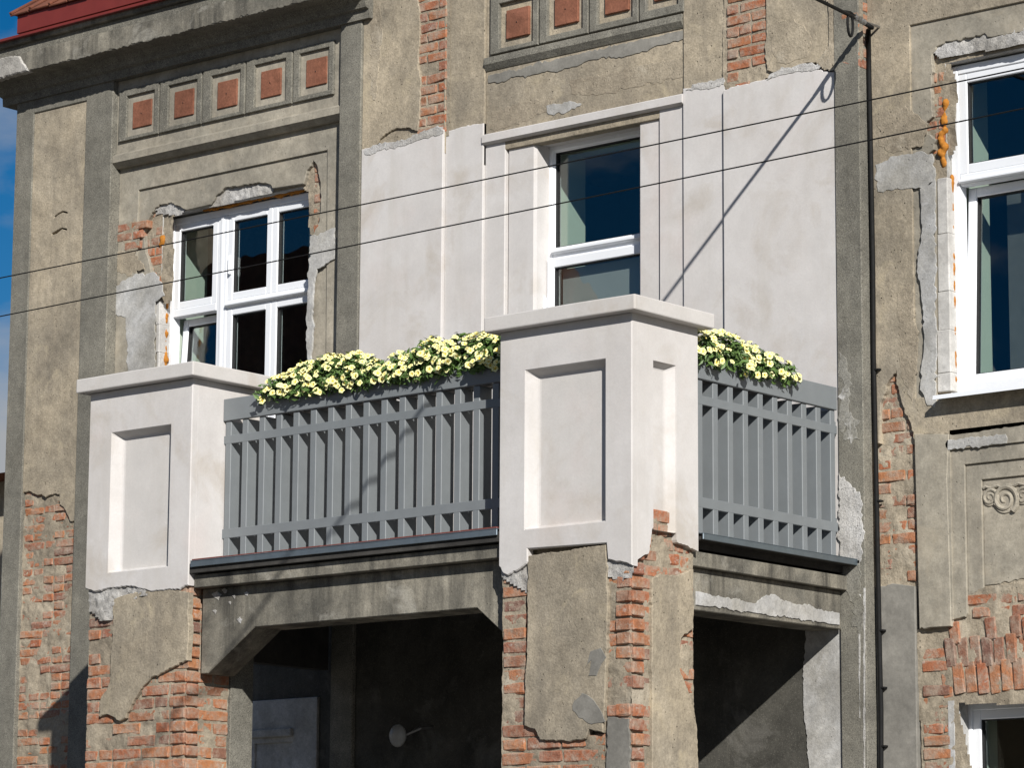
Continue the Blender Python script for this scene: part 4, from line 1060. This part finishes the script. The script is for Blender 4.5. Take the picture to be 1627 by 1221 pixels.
def petunia(name, label, pxs, base_z, off, axis, n, rough_seed, trough):
    """pxs: list of (u, half height) along the railing; a mound of leaves with flowers over it"""
    rnd = random.Random(rough_seed)
    u0, u1 = pxs[0][0], pxs[-1][0]
    def prof(u):
        for (a, ha), (b, hb) in zip(pxs[:-1], pxs[1:]):
            if a <= u <= b or b <= u <= a: return (ha+(hb-ha)*(u-a)/(b-a))*(1.12+.5*noise.noise(Vector((u*7, rough_seed, 0)))+.25*noise.noise(Vector((u*17, rough_seed, 3))))
        return 0
    def W(u, d, z): return Vector((u, off-d, z)) if axis == 'y' else Vector((off+d, u, z))
    root = empty(name, W((u0+u1)/2, -.13, base_z-.2), label, 'flower', 'petunias along the railing top')
    # trough hangs behind the board
    bm = bmesh.new(); a, b = trough
    if axis == 'y': box(bm, a, b, off+.02, off+.19, base_z-.132, base_z-.015, .01)
    else: box(bm, off-.19, off-.02, a, b, base_z-.132, base_z-.015, .01)
    mesh_obj('planter', bm, PLANTER, root)
    def surf():
        while True:
            u = rnd.uniform(min(u0, u1), max(u0, u1)); h = prof(u)
            if rnd.random() < (h/.2)+.15: break
        th = rnd.uniform(-.55, 2.7)             # 0 = straight to the front, pi/2 = up
        ce = cos(th); se = sin(th)
        dd = -.085+.165*ce*(.75+.25*rnd.random())*(1+.5*noise.noise(Vector((u*8, 5, rough_seed)))); z = base_z-.01+(h*se if se > 0 else .10*se)
        nrm = W(0, 0, 0)*0 + (W(rnd.uniform(-.5, .5), ce, se+.25)-W(0, 0, 0))
        return W(u, dd, z), nrm.normalized(), u, h
    bm = bmesh.new()
    for i in range(n*16):
        p, nr, u, h = surf(); depth = rnd.random()**1.6
        core = W(u, -.085, base_z)
        p = core + (p-core)*(1-.75*depth) + Vector((rnd.gauss(0, .01), rnd.gauss(0, .01), rnd.gauss(0, .012)))
        nr = (nr+Vector((rnd.uniform(-1, 1), rnd.uniform(-1, 1), rnd.uniform(-.6, 1)))*.8).normalized()
        t = nr.orthogonal().normalized(); t.rotate(Matrix.Rotation(rnd.uniform(0, 2*pi), 3, nr)); s = nr.cross(t)
        L = rnd.uniform(.016, .034); Wd = L*rnd.uniform(.3, .45)
        vs = [bm.verts.new(p+q) for q in (-t*L, s*Wd+nr*.004, t*L, -s*Wd+nr*.004)]
        bm.faces.new((vs[0], vs[1], vs[2])); bm.faces.new((vs[0], vs[2], vs[3]))
    tag(mesh_obj('foliage', bm, LEAFM, root), kind='stuff')
    for i in range(n):
        p, nr, u, h = surf()
        if nr.z < -.1 and rnd.random() < .8: p, nr, u, h = surf()
        p = p + nr*rnd.uniform(.002, .022)
        nr = (nr + Vector((.45, -.55, .25)) + Vector((rnd.gauss(0, .35), rnd.gauss(0, .35), rnd.gauss(0, .3)))).normalized()
        o = bpy.data.objects.new('flower', FM[rnd.randrange(5)]); o.location = p
        o.rotation_euler = nr.to_track_quat('Z', 'Y').to_euler(); s = rnd.uniform(.74, 1.05); o.scale = (s, s, s*rnd.uniform(.7, 1.3))
        place(o, root)
    return root
def ux(px_, py_): return U(px_, py_, RY-.02)[0]
bt = 5.107
petunia('petunia', 'pale yellow petunias spilling over railing beside left pillar', [(ux(417, 615), .04), (ux(435, 600), .10), (ux(470, 580), .15), (ux(520, 575), .155), (ux(565, 572), .15), (ux(598, 575), .07)], bt, RY, 'y', 265, 3, (ux(440, 600), ux(595, 580)))
petunia('petunia', 'longest mound of pale yellow petunias, against the right pillar', [(ux(598, 580), .06), (ux(625, 570), .12), (ux(665, 560), .15), (ux(720, 550), .165), (ux(760, 548), .16), (ux(800, 545), .13), (ux(835, 545), .05)], bt, RY, 'y', 296, 4, (ux(610, 580), ux(830, 550)))
vy = lambda x, y: V(x, y, -.08)[0]
petunia('petunia', 'pale yellow petunias on the short side railing', [(vy(1095, 560), .10), (vy(1130, 565), .15), (vy(1180, 575), .15), (vy(1230, 585), .12), (vy(1258, 592), .07), (vy(1268, 595), .03)], 5.069, -.10, 'x', 175, 5, (vy(1100, 560), vy(1255, 590)))

# ================================================================== CABLES AND WIRES
def wire(name, label, pa, pb, Y, sag, r):
    A = Vector((U(*pa, Y)[0], Y, U(*pa, Y)[1])); B_ = Vector((U(*pb, Y)[0], Y, U(*pb, Y)[1]))
    d = (B_-A); S = A-d*2.2; T_ = B_+d*2.2
    bm = bmesh.new()
    n = 48; pts = []
    for i in range(n+1):
        t = i/n; p = S+(T_-S)*t; s = (t-.5)*5.4
        p.z += sag*(s*s-.25)*.5
        pts.append(p)
    tube(bm, pts, r, 6)
    return tag(mesh_obj(name, bm, CABLE), label, 'wire', 'overhead wires across the house front')
wire('overhead_wire', 'upper thin black overhead wire crossing the whole house front', (0, 442), (1627, 108), -5.6, .03, .0030)
wire('overhead_wire', 'lower thin black overhead wire crossing the whole house front', (0, 503), (1627, 172), -5.6, .03, .0030)
ak = Vector((.16, -.03, 7.285))
sc_ = empty('service_cable', (.16, 0, 0), 'thick black service cable looped on a wall hook and running down the wall', 'cable')
v_ = Vector((.245, -1, -.07))
bm = bmesh.new()
tube(bm, [ak+Vector((0, -.05, 0))]+[ak+v_*t+Vector((0, 0, -.0010*t*(20-t))) for t in (.3, .8, 1.5, 3, 5, 8, 11, 14, 17, 20)], .0115, 8)
mesh_obj('cable_span', bm, CABLE, sc_)
bm = bmesh.new()
c = ak+v_*.26+Vector((0, 0, -.06))
pts = [ak+v_*.36] + [c+v_.normalized()*(.045*sin(a))+Vector((0, 0, .075*cos(a))) for a in [i*2*pi/14 for i in range(0, 15)]] + [ak+v_*.12]
tube(bm, pts, .0085, 7)
mesh_obj('cable_loop', bm, CABLE, sc_, smooth=True)
bm = bmesh.new()
tube(bm, [ak+v_*.2, ak+v_*.1+Vector((.012, 0, .012)), ak+Vector((0, -.05, 0)), ak+Vector((.015, .03, 0)), ak+Vector((.015, .15, 0))], .008, 7)
for k in range(4): bmesh.ops.create_uvsphere(bm, u_segments=8, v_segments=6, radius=.02, matrix=Matrix.Translation(ak+v_*(.03+.045*k)))
mesh_obj('hook', bm, STEEL, sc_)
bm = bmesh.new()
pts = []
for px_, py_ in ((1380, 46), (1381, 120), (1384, 260), (1387, 420), (1388, 560), (1391, 700), (1393, 800), (1396, 950), (1398, 1050), (1400, 1130), (1400, 1220), (1401, 1330)):
    q = U(px_, py_, .078); pts.append(Vector((q[0], .078, q[1])))
pts = [ak+Vector((.0, -.02, 0)), ak+Vector((.03, .02, -.03))]+pts
tube(bm, pts, .0145, 9); mesh_obj('cable_drop', bm, CABLE, sc_, smooth=True)
bm = bmesh.new()
for px_, py_ in ((1391, 588), (1394, 797), (1398, 1003), (1400, 1094), (1401, 1187)):
    q = U(px_, py_, .078); box(bm, q[0]-.016, q[0]+.032, .066, .098, q[1]-.006, q[1]+.006, .002)
mesh_obj('cable_clip', bm, CABLE, sc_)
# pole across the street that the service cable comes from
pp = ak+v_*20
po = empty('utility_pole', (pp.x, pp.y-.14, 0), 'weathered wooden utility pole with crossarm across the street', 'utility pole')
bm = bmesh.new(); tube(bm, [(pp.x, pp.y-.14, 0), (pp.x, pp.y-.14, 6.6)], [.14, .10], 12); mesh_obj('pole', bm, WOOD, po)
bm = bmesh.new(); box(bm, pp.x-.7, pp.x+.7, pp.y-.20, pp.y-.10, 5.93, 6.05, .01); mesh_obj('crossarm', bm, WOOD, po)

# ---- lamp under the balcony
q = U(632, 1170, -.15)
lamp = empty('wall_lamp', (q[0], 0.02, q[1]), 'pale round lamp on a short arm in the shade under the balcony', 'lamp')
bm = bmesh.new(); bmesh.ops.create_uvsphere(bm, u_segments=20, v_segments=12, radius=.075)
for v in bm.verts: v.co = Vector((v.co.x*.9, v.co.y*.55, v.co.z*1.0)) + Vector((q[0], -.15, q[1]))
mesh_obj('lamp_globe', bm, LAMPM, lamp, smooth=True)
bm = bmesh.new(); tube(bm, [(q[0]+.03, -.13, q[1]), (q[0]+.12, -.06, q[1]+.05), (q[0]+.14, .03, q[1]+.06)], .012, 8); mesh_obj('lamp_arm', bm, STEEL, lamp)

# ================================================================== NEIGHBOURS
def plain_house(name, label, x0, x1, y0, y1, h, ridge, wallm, nx, nz, front=1):
    r = empty(name, ((x0+x1)/2, (y0+y1)/2, 0), label, 'house')
    bm = bmesh.new(); box(bm, x0, x1, y0, y1, 0, h); mesh_obj('wall', bm, wallm, r)
    bm = bmesh.new()
    ym = (y0+y1)/2
    a = [bm.verts.new((x0-.3, y, z)) for y, z in ((y0-.4, h), (ym, ridge), (y1+.4, h))]
    b = [bm.verts.new((x1+.3, y, z)) for y, z in ((y0-.4, h), (ym, ridge), (y1+.4, h))]
    for i, j in ((0, 1), (1, 2), (2, 0)): bm.faces.new((a[i], a[j], b[j], b[i]))
    bm.faces.new(a[::-1]); bm.faces.new(b); bmesh.ops.recalc_face_normals(bm, faces=bm.faces)
    rf = mesh_obj('roof', bm, ROOFT, r)
    for f in (.25, .7):
        bm = bmesh.new(); xc = x0+(x1-x0)*f; box(bm, xc-.35, xc+.35, ym-.3, ym+.3, ridge-.6, ridge+.8, .02); mesh_obj('chimney', bm, MORT, rf)
    yf = y1 if front > 0 else y0
    for i in range(nx):
        for k in range(nz):
            xc = x0+(x1-x0)*(i+.5)/nx; zc_ = h*(k+.55)/nz
            bm = bmesh.new(); bar(bm, xc-.55, xc+.55, zc_-.75, zc_+.75, yf-.03, yf+.05, .07); wn = mesh_obj('window', bm, PVC, r)
            bm = bmesh.new(); box(bm, xc-.48, xc+.48, yf+.005, yf+.015, zc_-.68, zc_+.68); mesh_obj('pane', bm, simple('dark_pane', (.02, .025, .03), .05) if 'dark_pane' not in MATS else MATS['dark_pane'], wn)
    return r
plain_house('opposite_house', 'long plain house with brown tiled roof on the opposite side of the street', -52, -24.6, -31, -20.5, 9.6, 14.6, TAN2, 8, 3)
plain_house('neighbour_house', 'low plain house with dark roof beyond the left corner', -26, -9.9, 5.0, 13.0, 6.3, 6.6, TAN, 4, 1, -1)
